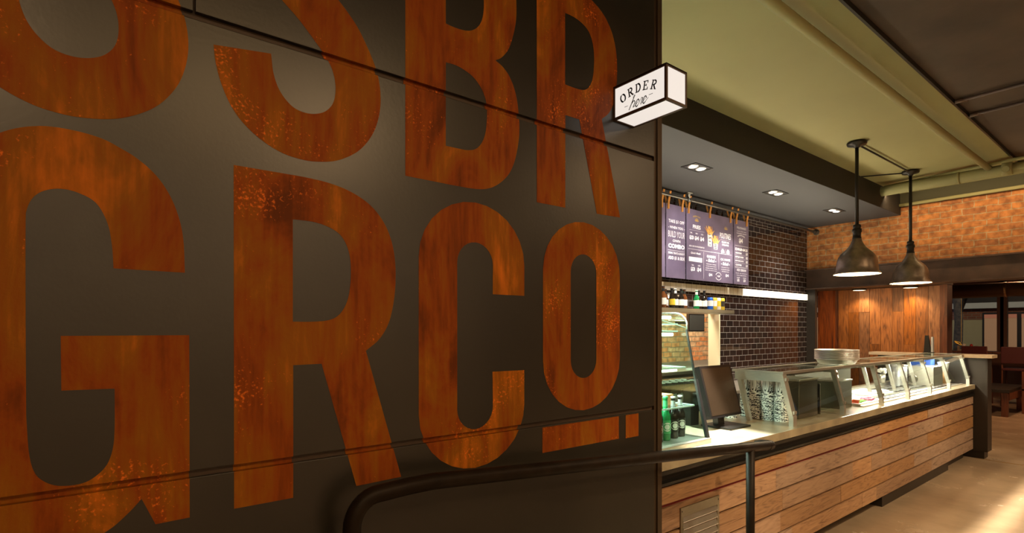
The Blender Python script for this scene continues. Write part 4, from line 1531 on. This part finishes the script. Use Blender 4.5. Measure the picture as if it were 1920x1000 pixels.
# baking pan stack on the guard
pan = None
for k in range(7):
    z = GZ + 0.014 + k * 0.013
    if pan is None:
        pan = MB().lathe([(0.0, 0), (0.140, 0), (0.145, 0.003), (0.166, 0.040), (0.174, 0.036), (0.174, 0.046), (0.164, 0.044), (0.142, 0.006), (0.0, 0.005)], 48, (0, 0, 0), caps=False).build('round_pan', 'alu')
        q = pan
    else:
        q = pan.copy()
        COL.objects.link(q)
    q.location = (-1.99, 5.22, z)
    q['label'] = ('topmost' if k == 6 else 'lowest' if k == 0 else 'one of the middle') + (' round aluminium pan' if k in (0, 6) else ' round aluminium pans') + ' of the stack on the food guard'
    q['category'] = 'pan'
    q['group'] = 'stacked round pans'

# ------------------------------------------------------------ paper cups
CH, CR0, CR1 = 0.150, 0.036, 0.0475   # height, closed end (up), rim (down)
cupA = thing('paper_cup', 'x', 'cup', (0, 0, 0), 'nested zebra print cups')


def cup_body(z0, z1, mi):
    def r(z):
        return CR1 + (CR0 - CR1) * z / CH
    return [(r(z0) + 0.0006 * mi, z0), (r(z1) + 0.0006 * mi, z1)]


def rr_(z):
    return CR1 + (CR0 - CR1) * z / CH


cb = MB()
cb.lathe([(CR1 - .001, 0), (CR1 + .002, 0.001), (CR1 + .002, 0.004), (CR1, 0.005), (rr_(0.045), 0.045)], 28, mi=0, caps=False)
cb.lathe([(rr_(0.045), 0.045), (rr_(CH), CH), (CR0 - .003, CH), (CR0 - .003, CH - .004), (0, CH - .004)], 28, mi=1, caps=False)
cb.build('cup_wall', ['zebra', 'cup_black'], cupA, world=False)
# oval loops and lettering on the black area
lo = MB()


def wrap(mb, pts, th, off=0.0009):
    """closed/open ribbon on the cup: pts = (angle, z)"""
    for a, b_ in zip(pts[:-1], pts[1:]):
        da, dz = (b_[0] - a[0]) * 0.042, b_[1] - a[1]
        l = math.hypot(da, dz) or 1e-6
        nx, nz = -dz / l * th / 2, da / l * th / 2
        q = []
        for (p_, s) in ((a, -1), (b_, -1), (b_, 1), (a, 1)):
            an = p_[0] + s * nx / 0.042
            zz = p_[1] + s * nz
            rad = rr_(zz) + off
            q.append((rad * math.cos(an), rad * math.sin(an), zz))
        mb._faces(q, [(0, 1, 2, 3)])


for k in range(3):
    a0 = k * 2 * PI / 3 + math.radians(-63)
    for (wa, hz_) in ((0.52, 0.066), (0.34, 0.058), (0.13, 0.04)):
        P = [(a0 + wa * math.sin(2 * PI * i / 24) * (1.0 if i else 1), 0.104 + hz_ * math.cos(2 * PI * i / 24)) for i in range(25)]
        P = [(x_, min(z_, CH - 0.001)) for x_, z_ in P]
        wrap(lo, P, 0.0052)
    # vertical lettering between the loops
    vs, fs, asp = text2d('SSBRGRCO', 0.03)
    hgt, lw = 0.027, 0.092
    out = []
    ac = a0 + PI / 3
    for x_, y_ in vs:
        zz = 0.099 - x_ / asp * lw
        an = ac + (y_ - 0.5) * hgt / 0.042
        rad = rr_(zz) + 0.0012
        out.append((rad * math.cos(an), rad * math.sin(an), zz))
    lo._faces(out, fs)
    for s in (-1, 1):
        wrap(lo, [(ac + s * .40, 0.150), (ac + s * .40, 0.048)], 0.0022)
lo.build('printed_pattern', 'white', cupA, world=False)
cupB = thing('paper_cup', 'x', 'cup', (0, 0, 0), 'nested zebra print cups')
cb = MB()
cb.lathe([(CR1 - .001, 0), (CR1 + .002, 0.001), (CR1 + .002, 0.0035), (CR1, 0.0045), (rr_(0.03), 0.03), (rr_(CH) - .001, CH), (0, CH)], 24, caps=False)
cb.build('cup_wall', 'zebra', cupB, world=False)
first = [True, True]
stacks = [(-1.905, 4.01, 'right'), (-2.003, 4.01, 'middle'), (-2.100, 4.01, 'left'), (-2.196, 4.05, 'hidden back left')]
for si, (x, y, nm) in enumerate(stacks):
    n = 14
    for k in range(n):
        z = FZ + k * 0.0128
        src = cupA if k == n - 1 else cupB
        fi = 0 if k == n - 1 else 1
        if first[fi]:
            c = src
            first[fi] = False
        else:
            c = dup(src, (x, y, z))
        c.location = (x, y, z)
        c.rotation_euler = (0, 0, math.radians(-28) if k == n - 1 else random.uniform(0, 6.28))
        c['label'] = ('top zebra print paper cup of the %s stack behind the monitor' % nm) if k == n - 1 else ('nested zebra print paper cup in the %s stack on the counter' % nm)
lid = MB().lathe([(0, 0), (0.048, 0), (0.05, 0.006), (0.042, 0.012), (0.04, 0.02), (0, 0.02)], 24, (0, 0, 0), caps=False).build('sauce_tub', 'zebra')
for k, (x, y) in enumerate(((-2.22, 3.86), (-2.30, 3.75), (-2.33, 3.89))):
    q = lid if k == 0 else lid.copy()
    if k:
        COL.objects.link(q)
    q.location = (x, y, FZ)
    q['label'] = ('small black and white sauce tub nearest the cup stacks', 'small black and white sauce tub behind the monitor base', 'small black and white sauce tub at the back edge by the stacks')[k]
    q['category'] = 'tub'
    q['group'] = 'loose sauce tubs on the worktop'

# ------------------------------------------------------------ under the guard
def steelbox(name, label, x0, x1, y0, y1, z0, z1, cat='container', mat='steel_dark'):
    t = thing(name, label, cat, ((x0 + x1) / 2, (y0 + y1) / 2, z0))
    b_ = MB()
    b_.box(x0, x1, y0, y1, z0, z1 - 0.012, bev=0.004)
    b_.build('body', mat, t)
    MB().box(x0 - .005, x1 + .005, y0 - .005, y1 + .005, z1 - 0.012, z1, bev=0.002).build('rim', 'steel', t)
    return t


steelbox('steel_bin', 'tall stainless bin right of the cup stacks under the guard', -2.14, -1.86, 4.20, 4.52, FZ, 1.215)
t = thing('soup_warmer', 'stainless divider panel with glass side in the second bay', 'divider', (-1.95, 4.9, FZ))
MB().box(-2.12, -1.87, 4.585, 4.60, FZ, 1.16).build('metal_panel', 'steel_dark', t)
MB().box(-2.08, -1.85, 4.80, 4.806, FZ, 1.16).build('glass_pane', 'glass', t)
put_mb = MB()
put_text(put_mb, '592', (-1.90, 4.584, 1.03), (1, 0, 0), (0, 0, 1), 0.02, 0.05, bold=0.02)
put_mb.build('number_marking', 'white', t)
steelbox('steel_bin', 'wide stainless bin before the food trays in the second bay', -2.10, -1.88, 5.00, 5.26, FZ, 1.16)

# refrigerated well: raised rim with trays
wl = thing('food_well', 'stainless food well with a grid of small pans under the guard', 'food well', (-2.05, 6.9, FZ))
fr = MB()
fr.box(-2.36, -2.33, 5.30, 8.5, FZ, 0.955)
fr.box(-1.83, -1.80, 5.30, 8.5, FZ, 0.925)
fr.box(-2.33, -1.83, 5.30, 8.5, FZ + .0005, FZ + .004)
fr.box(-2.33, -1.83, 5.30, 5.32, FZ + .004, 0.94)
fr.build('rim', 'steel', wl)
gr = MB()
for i in range(17):
    y = 5.98 + i * 0.135
    for j in range(3):
        x = -2.27 + j * 0.15
        if j < 2 and i < 6:
            continue
        gr.box(x, x + 0.12, y, y + 0.105, FZ + .004, FZ + .008)
gr.build('perforated_insert', 'black_metal', wl)
gs = MB()
for i in range(17):
    y = 5.98 + i * 0.135
    for j in range(3):
        x = -2.27 + j * 0.15
        if j < 2 and i < 6:
            continue
        gs.box(x + .03, x + 0.09, y + .025, y + 0.08, FZ + .008, FZ + .012)
gs.build('pan_lids', 'alu', wl)
MB().box(-2.328, -2.318, 4.95, 6.45, 0.955, 1.23).build('rear_splash', 'steel_dark', fg)
t = thing('paper_tray', 'long white paper lined tray behind the salad tray under the guard', 'tray', (-2.15, 6.35, 0.92))
MB().box(-2.30, -2.01, 5.97, 6.74, 0.9195, 0.93, bev=0.003).build('tray', 'white', t)
pm_ = MB()
for k in range(10):
    pm_.ball((-2.23 + .14 * (k % 2), 6.03 + .07 * k, 0.94), 0.055, (1.2, 1.0, .3), 10)
pm_.build('wrapped_food', 'paper', t)
# food on paper-lined tray
t = thing('food_tray', 'white tray of lettuce, tomato and onion under the guard', 'tray', (-2.05, 5.64, 0.92))
MB().box(-2.28, -1.86, 5.36, 5.92, 0.9195, 0.930, bev=0.003).build('tray', 'white', t)
fd = MB()
rnd = random.Random(4)
for k in range(26):
    fd.ball((rnd.uniform(-1.99, -1.89), rnd.uniform(5.42, 5.62), 0.936 + rnd.random() * .006), 0.02, (1.1, .8, .35), 8)
fd.build('lettuce', 'lettuce', t)
fd = MB()
for k in range(7):
    fd.lathe([(0, 0), (0.03, 0), (0.03, 0.008), (0, 0.008)], 16, (-1.90 - .022 * (k % 3), 5.37 + .02 + k * .004, 0.931 + k * .004), caps=False)
fd.build('tomato_slices', 'tomato', t)
fd = MB()
for k in range(12):
    fd.ball((rnd.uniform(-1.95, -1.89), rnd.uniform(5.68, 5.82), 0.938 + rnd.random() * .01), 0.022, (1, 1, .5), 8)
fd.build('onion_rings', 'onion', t)
fd = MB()
for k in range(14):
    fd.ball((rnd.uniform(-2.24, -2.06), rnd.uniform(5.42, 5.86), 0.938), 0.035, (1.3, 1.1, .3), 8)
fd.build('cheese_heap', 'paper', t)

t = thing('utensil_cup', 'steel cup filled with white wrapped items under the guard', 'cup', (-2.27, 7.46, 0.956))
MB().lathe([(0.0, 0.957), (0.036, 0.957), (0.042, 1.06), (0.038, 1.06), (0.033, 0.97), (0, 0.97)], 20, (-2.345, 7.46, 0), caps=False).build('holder', 'steel', t)
fd = MB()
for k in range(9):
    a = k * 2.4
    fd.ball((-2.345 + .03 * math.cos(a), 7.46 + .03 * math.sin(a), 1.085 + .014 * (k % 3)), 0.024, (1, 1, 1), 8)
fd.build('wrapped_items', 'paper', t)
t = thing('steel_canister', 'tall cylindrical stainless canister under the guard', 'canister', (-2.24, 7.60, 0.93))
MB().lathe([(0, FZ + .013), (0.082, FZ + .013), (0.085, FZ + .02), (0.085, 1.15), (0.080, 1.155)], 32, (-2.22, 7.62, 0), caps=False).build('body', 'alu', t)
MB().lathe([(0.080, 1.155), (0.088, 1.158), (0.088, 1.175), (0.06, 1.182), (0, 1.184)], 32, (-2.22, 7.62, 0), caps=False).build('lid', 'alu', t)
t = steelbox('napkin_dispenser', 'large square stainless box right of the canister', -2.17, -1.92, 7.79, 8.16, FZ + .013, 1.155, mat='steel')
MB().lathe([(0.045, 0), (0.05, 0.004), (0.042, 0.006), (0.0, 0.004)], 24, (0, 0, 0), m=Matrix.Translation((-2.12, 7.79, 1.0)) @ Matrix.Rotation(PI / 2, 4, 'X'), caps=False).build('round_knob', 'steel_dark', t)
t = thing('blue_carton', 'blue carton near the far end under the guard', 'box', (-2.15, 8.25, FZ))
MB().box(-2.28, -2.05, 8.20, 8.36, FZ + .001, 1.245, bev=0.003).build('carton', 'blue', t)
t = thing('cup_of_lids', 'stack of white cups near the far end under the guard', 'cup', (-1.93, 8.25, FZ))
MB().lathe([(0, FZ + .013), (0.04, FZ + .013), (0.045, 1.08), (0, 1.08)], 20, (-1.955, 8.33, 0), caps=False).build('brown_cup', 'bun', t)
MB().lathe([(0.045, 1.08), (0.062, 1.19), (0.056, 1.19), (0.0, 1.10)], 12, (-1.955, 8.33, 0), smooth=False, caps=False).build('fluted_paper', 'paper', t)
t = thing('black_tray', 'black tray with steel tools at the far end of the guard', 'tray', (-2.0, 8.5, FZ))
MB().box(-2.30, -2.24, 8.40, 8.52, FZ + .001, 1.25).build('rack', 'black', t)
fd = MB()
for k in range(4):
    fd.box(-2.235, -1.95, 8.44, 8.50, 0.95 + k * 0.065, 0.955 + k * 0.065)
fd.build('shelves', 'steel', t)

# ============================================================ POS MONITOR
t = thing('touch_monitor', 'black customer facing touch monitor on the counter', 'monitor', (-2.04, 3.48, FZ))
MB().box(-2.16, -1.93, 3.36, 3.62, FZ, FZ + 0.014, bev=0.003).build('base_plate', 'black_metal', t)
MB().prism([(-2.10, FZ + .014), (-2.06, FZ + .014), (-2.075, 1.12), (-2.12, 1.12)], 'y', 3.42, 3.50).build('stand', 'black_gloss', t)
c0 = Vector((-2.005, 0, 0.995))
c1 = Vector((-2.098, 0, 1.345))
d = (c1 - c0).normalized()
n = Vector((d.z, 0, -d.x))
th = 0.045
P = [(c0.x, c0.z), (c1.x, c1.z), (c1.x - n.x * th, c1.z - n.z * th), (c0.x - n.x * th, c0.z - n.z * th)]
MB().prism(P, 'y', 3.245, 3.635).build('housing', 'black_gloss', t)
a = c0 + d * .018 + n * .0006
b_ = c1 - d * .018 + n * .0006
MB().prism([(a.x, a.z), (b_.x, b_.z), (b_.x + n.x * .001, b_.z + n.z * .001), (a.x + n.x * .001, a.z + n.z * .001)], 'y', 3.262, 3.618).build('screen', 'screen', t)
MB().box(-2.26, -2.20, 3.30, 3.40, FZ, 1.22).build('rear_printer', 'black', t)

# ============================================================ DISPLAY CASE
dc = thing('display_case', 'glass refrigerated display case beside the steel wall corner', 'display case', (-2.15, 2.2, FZ))
DY0, DY1 = 1.30, 2.905
MB().box(-2.52, -1.80, DY0, DY1 + .01, FZ, 0.945, bev=0.004).build('base', 'steel', dc)
prof = [(-1.822, 0.95), (-1.962, 1.62)]
cur = [(-1.962 - 0.09 * (1 - math.cos(a)), 1.62 + 0.085 * math.sin(a)) for a in [i * PI / 2 / 8 for i in range(1, 9)]]
outer = prof + cur + [(-2.45, 1.715)]


def inset(P, t_):
    return [(p_[0] - t_ * (0.9 if p_[1] < 1.66 else 0.3), p_[1] - t_ * (0.15 if p_[1] < 1.66 else 0.95)) for p_ in P]


inn = inset(outer, 0.005)
MB().prism(outer + inn[::-1], 'y', DY0, DY1).build('curved_front_glass', 'case_glass', dc)
MB().prism([(-1.828, 0.95), (-1.965, 1.61), (-1.985, 1.66), (-2.04, 1.70), (-2.48, 1.70), (-2.48, 0.95)], 'y', DY1 - .006, DY1).build('end_glass', 'case_glass', dc)
ed = MB()
ed.prism([(-1.812, 0.945), (-1.832, 0.945), (-1.908, 1.29), (-1.893, 1.29)], 'y', DY1 - .012, DY1 + .012)
ed.prism([(-1.897, 1.285), (-1.908, 1.285), (-1.972, 1.60), (-1.962, 1.60)], 'y', DY1 - .006, DY1 + .006)
ed.build('black_edge', 'black', dc)
eg = MB().tube([(-1.964, DY1, 1.60)] + [(c_[0], DY1, c_[1]) for c_ in cur] + [(-2.45, DY1, 1.715)], 0.004, 8)
eg.tube([(-1.98, DY1 - .25, 1.66), (-1.972, DY1, 1.61)], 0.003, 6)
eg.build('glass_edge', 'glass_edge', dc)
MB().box(-2.53, -2.48, DY0, DY1, 0.945, 1.0).box(-2.53, -2.48, DY0, DY1, 1.66, 1.72).box(-2.53, -2.48, DY1 - .03, DY1, 1.0, 1.66).build('rear_frame', 'steel', dc)
for (z, xf, nm) in ((1.63, -2.02, 'a'), (1.585, -2.02, 'b'), (1.36, -1.96, 'c'), (1.13, -1.90, 'd')):
    MB().box(-2.46, xf, DY0 + .01, DY1 - .02, z, z + 0.006).build('glass_shelf', 'glass', dc)
    MB().box(xf, xf + .004, DY0 + .01, DY1 - .02, z - .001, z + 0.008).box(-2.46, xf, DY1 - .022, DY1 - .019, z - .001, z + .008).build('shelf_edge', 'glass_edge', dc)
MB().tube([(-2.06, DY0, 1.675), (-2.06, DY1 - .04, 1.675)], 0.010).tube([(-2.0, DY0, 1.345), (-2.0, DY1 - .06, 1.345)], 0.007).tube([(-2.03, DY0, 1.568), (-2.03, DY1 - .06, 1.568)], 0.010).build('light_tube', 'case_light', dc)
area('case_lamp', (-2.10, 2.2, 1.66), (0, 0, 0), 0.10, 1.3, 80, (0.90, 1.0, 0.95))
area('case_lamp_low', (-2.05, 2.2, 1.35), (0, 0, 0), 0.10, 1.3, 25, (0.9, 1.0, 0.96))
gbc = 'bottles in the display case'
bottle((-1.925, 2.56, 0.945), 'dark_glass', 'black', 'bottle with round red emblem at the left in the display case', gbc, r=0.031, h=0.25, emblem=('label_red', 0.026, -30), cap='alu')
bottle((-1.935, 2.645, 0.945), 'green_glass', 'label_green', 'green bottle in the display case', gbc, r=0.031, h=0.26, emblem=('label_green', 0.026, -30), cap='label_green')
bottle((-1.945, 2.735, 0.945), 'dark_glass', 'black', 'black bottle with round white emblem beside the green bottle', gbc, r=0.031, h=0.25, emblem=('black', 0.026, -30), cap='alu')
bottle((-1.955, 2.82, 0.945), 'dark_glass', 'black', 'rightmost black bottle with round white emblem in the display case', gbc, r=0.031, h=0.25, emblem=('black', 0.026, -30), cap='alu')
MB_ = MB().box(-2.30, -1.99, 2.2, 2.80, 1.137, 1.20)
tag(MB_.build('cardboard_box', 'bun'), 'brown pastry box on the lower display shelf', 'box')
for k, (x, y) in enumerate(((-2.06, 2.35), (-2.10, 2.50), (-2.08, 2.64))):
    b_ = MB().ball((0, 0, 0.02), 0.045, (1, 1.2, .55), 12).build('wrapped_sandwich', 'paper' if k != 1 else 'bun')
    b_.location = (x, y, 1.371)
    tag(b_, ('white wrapped sandwich nearest the wall on the middle shelf', 'brown bun in the middle of the display shelf', 'white wrapped sandwich at the right of the display shelf')[k], 'food')

# ============================================================ HANDRAIL
hr = thing('handrail', 'black iron pipe handrail in front of the lettered wall', 'handrail', (-1.4, 1.7, 0.1))
R_ = 0.0245
x = -1.40
pts = [(x, 0.536, 0.18)]
pts += [(x, 0.536, 1.06)]
for i in range(1, 9):
    a = PI / 2 * i / 8
    pts.append((x, 0.536 + 0.075 * (1 - math.cos(a)), 1.06 + 0.082 * math.sin(a)))
pts += [(x, 0.70, 1.146), (x, 0.78, 1.146), (x, 0.90, 1.137), (x, 1.10, 1.121), (x, 1.5, 1.089), (x, 2.0, 1.049), (x, 2.5, 1.009), (x, 2.82, 0.983)]
MB().tube(pts, R_, 20).build('top_pipe', 'rail', hr)
en = [(x, 2.79, 0.985), (x - 0.01, 2.845, 0.978), (x - 0.035, 2.872, 0.972), (x - 0.07, 2.875, 0.968), (x - 0.10, 2.86, 0.96)]
MB().tube(en, R_ * 1.04, 18).build('end_return', 'rail', hr)
MB().tube([(x, 2.62, 0.995), (x, 2.62, 0.02)], 0.021, 18).build('post', 'rail', hr)
MB().lathe([(0.0, 0.02), (0.06, 0.02), (0.06, 0.03), (0.025, 0.035), (0.025, 0.06)], 24, (x, 2.62, 0), caps=False).build('floor_flange', 'rail', hr)
MB().lathe([(0.0, 0.18), (0.06, 0.18), (0.06, 0.19), (0.028, 0.195), (0.028, 0.22)], 24, (x, 0.536, 0), caps=False).build('floor_flange', 'rail', hr)

# ============================================================ DINING ROOM
for k, xx in enumerate((-3.57, -2.84)):
    t = thing('canopy_lamp', ('small round warm lamp over the left of the plank wall', 'small round warm lamp over the right of the plank wall')[k], 'lamp', (xx, 10.3, 2.29), 'warm lamps over the plank wall')
    MB().lathe([(0, 2.30), (0.105, 2.30), (0.105, 2.275), (0.095, 2.268)], 28, (xx, 10.3, 0), caps=False).build('ring', 'iron', t)
    MB().lathe([(0.095, 2.27), (0.05, 2.266), (0, 2.265)], 28, (xx, 10.3, 0), caps=False).build('lens', 'warm_lens', t)
    spot('canopy_beam', (xx, 10.3, 2.262), (xx + .02, 10.52, 0.6), 55, (1.0, 0.64, 0.26), 120, 0.8, 0.05)
area('plank_wall_washer', (-3.2, 9.45, 2.15), (math.radians(35), 0, 0), 1.6, 0.1, 16, (1.0, 0.6, 0.28))
t = thing('air_duct', 'round copper toned air duct across the dining room', 'duct', (-1.0, 11.5, 2.1))
MB().tube([(-2.6, 11.5, 2.24), (5.0, 11.5, 2.24)], 0.115, 24).build('duct_run', 'copper_duct', t)
for xx in (-1.9, -0.7, 0.5):
    MB().tube([(xx - .02, 11.5, 2.24), (xx + .02, 11.5, 2.24)], 0.122, 24).build('seam_collar', 'copper_duct', t)
    MB().box(xx - .005, xx + .005, 11.495, 11.505, 2.35, 3.0).build('hanger', 'iron', t)
for (x, y, e) in ((-2.0, 12.6, 45), (0.6, 13.2, 60)):
    area('dining_lamp', (x, y, 2.95), (0, 0, 0), 0.3, 0.3, e, (1.0, 0.55, 0.28))

tbl = thing('high_table', 'dark high dining table in front of the street windows', 'table', (-2.4, 15.9, 0))
MB().box(-4.6, 0.2, 15.65, 16.3, 1.06, 1.10, bev=0.004).build('table_top', 'darkwood', tbl)
for xx in (-4.3, -2.2, -0.1):
    MB().box(xx - .05, xx + .05, 15.9, 16.0, 0, 1.06).build('leg', 'black_metal', tbl)
for (x, lab) in ((-3.30, 'small caddy on the high table in front of the street tree'), (-2.18, 'small caddy on the high table right of the window mullion')):
    t = thing('condiment_caddy', lab, 'caddy', (x, 15.95, 1.10), 'caddies on the high table')
    MB().box(x - .17, x + .17, 15.9, 16.05, 1.10, 1.13).box(x - .17, x - .15, 15.9, 16.05, 1.13, 1.22).box(x + .15, x + .17, 15.9, 16.05, 1.13, 1.22).build('tray', 'light_wood', t)
    MB().lathe([(0, 1.13), (.035, 1.13), (.035, 1.24), (.02, 1.27), (0, 1.27)], 12, (x - .07, 15.97, 0), caps=False).build('jar', 'white', t)
    MB().lathe([(0, 1.13), (.03, 1.13), (.03, 1.23), (.015, 1.26), (0, 1.26)], 12, (x + .07, 15.97, 0), caps=False).build('jar', 'label_red', t)


def stool(x, y, rz, lab):
    t = thing('bar_stool', lab, 'stool', (x, y, 0), 'tall stools at the high table', rz)
    w, d_ = .21, .21
    for sx in (-1, 1):
        MB().tube([(sx * w, -d_, 0), (sx * (w - .01), -d_ + .02, .76)], .016, 8).build('leg', 'darkwood', t, world=False)
        MB().tube([(sx * w, d_, 0), (sx * (w - .01), d_ - .02, .76), (sx * (w - .01), d_ + .03, 1.22)], .016, 8).build('leg', 'darkwood', t, world=False)
    MB().box(-w, w, -d_, d_, .75, .80, bev=.008).build('seat', 'seat_red', t, world=False)
    MB().box(-w, w, d_ + .0, d_ + .045, .90, 1.24, bev=.008).build('backrest', 'seat_red', t, world=False)
    fr_ = MB()
    for z_ in (.28,):
        fr_.tube([(-w, -d_, z_), (w, -d_, z_)], .011, 8).tube([(-w, d_, z_ + .08), (w, d_, z_ + .08)], .011, 8).tube([(-w, -d_, z_), (-w, d_, z_)], .011, 8).tube([(w, -d_, z_), (w, d_, z_)], .011, 8)
    fr_.build('foot_rail', 'brass', t, world=False)
    return t


for (x, y, rz, lab) in ((-2.30, 15.0, PI, 'dark high stool beside the end cabinet, leftmost of the visible stools'), (-1.70, 15.0, PI, 'dark high stool at the right photo edge'), (-2.95, 15.05, PI, 'dark high stool mostly hidden behind the end cabinet')):
    stool(x, y, rz, lab)
be = thing('bench', 'low dark wooden bench behind the end cabinet', 'bench', (-2.3, 13.6, 0))
MB().box(-3.3, -2.10, 13.0, 14.5, .44, .50, tone=(.5, .5, .5), bev=.006).build('seat', 'grey_metal', be)
for (xx, yy) in ((-2.17, 13.07), (-2.17, 14.4), (-3.2, 13.07), (-3.2, 14.4)):
    MB().box(xx - .045, xx + .045, yy - .045, yy + .045, 0, .44, tone=(.6, .5, .5)).build('leg', 'darkwood', be)
MB().box(-2.15, -2.11, 13.1, 14.35, .30, .44, tone=(.7, .6, .5)).build('apron', 'darkwood', be)
wc = thing('wooden_chair', 'brown wooden chair standing behind the low bench', 'chair', (-1.75, 14.9, 0))
for (xx, yy, h_) in ((-2.12, 13.80, .80), (-2.12, 14.2, .46), (-1.75, 13.8, .80), (-1.75, 14.2, .46)):
    MB().box(xx - .02, xx + .02, yy - .02, yy + .02, 0, h_, tone=(.8, .8, .5)).build('leg', 'darkwood', wc)
MB().box(-2.14, -1.73, 13.78, 14.22, .44, .47, tone=(.8, .8, .5)).build('seat', 'darkwood', wc)
MB().box(-2.12, -1.75, 13.785, 13.81, .60, .80, tone=(.8, .8, .5)).build('backrest', 'darkwood', wc)

wc.location.x += 0.09

# neon sign in the window
ns = MB()
for (xo, w_) in ((-4.18, .12), (-3.95, .16), (-3.72, .2)):
    ns.tube([(xo + w_ * math.sin(i * .9) * .5 + i * w_ * .08, 16.85, 1.26 + .05 * math.cos(i * 1.3)) for i in range(9)], 0.006, 6)
ns.tube([(-4.18, 16.85, 1.28), (-4.18, 16.88, 2.62)], 0.002, 5).tube([(-3.6, 16.85, 1.28), (-3.6, 16.88, 2.62)], 0.002, 5)
tag(ns.build('window_neon', 'neon'), 'thin orange neon squiggle low in the street window', 'neon light')
# street
struct('street_ground', MB().box(-30, 30, 17.2, 40, -0.3, -0.15), 'asphalt')
t = thing('street_tree', 'bare tree trunk standing outside the window', 'tree', (-4.35, 20.0, -0.15))
MB().tube([(-4.38, 20, -.15), (-4.36, 20, .8), (-4.33, 20, 1.8), (-4.38, 20, 2.8), (-4.3, 20, 4.2)], [.15, .115, .10, .10, .09], 14).build('trunk', 'bark', t)
MB().tube([(-4.34, 20, 2.0), (-4.05, 19.95, 2.9), (-3.9, 19.9, 4.0)], [.06, .045, .03], 8).build('branch', 'bark', t)
bl_ = thing('street_building', 'cream and brick building across the street seen through the window', 'building', (-3, 25, -0.15))
MB().box(-16, 8, 25, 26, -.15, 2.0).build('ground_wall', 'facade_cream', bl_)
MB().box(-16, 8, 24.99, 26, 1.95, 2.35).build('brick_band', 'facade_brick', bl_)
MB().box(-16, 8, 24.8, 26, 2.35, 2.55).build('fascia', 'facade_white', bl_)
MB().box(-16, 8, 25, 26, 2.55, 7).build('upper_wall', 'grey_metal', bl_)
for (xa, xb, m_) in ((-4.68, -3.83, 'cream_win'), (-3.71, -2.8, 'cream_win'), (-2.7, -1.8, 'cream_win'), (-11.4, -9.4, 'cream_win')):
    w_ = MB().box(xa - .06, xb + .06, 24.93, 24.99, -.1, 2.2).build('window', 'black', bl_)
    MB().box(xa, xb, 24.90, 24.93, .75, 2.0).build('pane', m_, w_)
    MB().box(xa, xb, 24.88, 24.93, 2.0, 2.13).build('red_awning', 'awning_glow', w_)
for (x, y, e) in ((-3.0, 18.6, 500), (-12, 19, 500)):
    point('street_fill', (x, y, 6), e, (1.0, 0.78, 0.5), 0.3)  # added fill that lights the tree and the facade
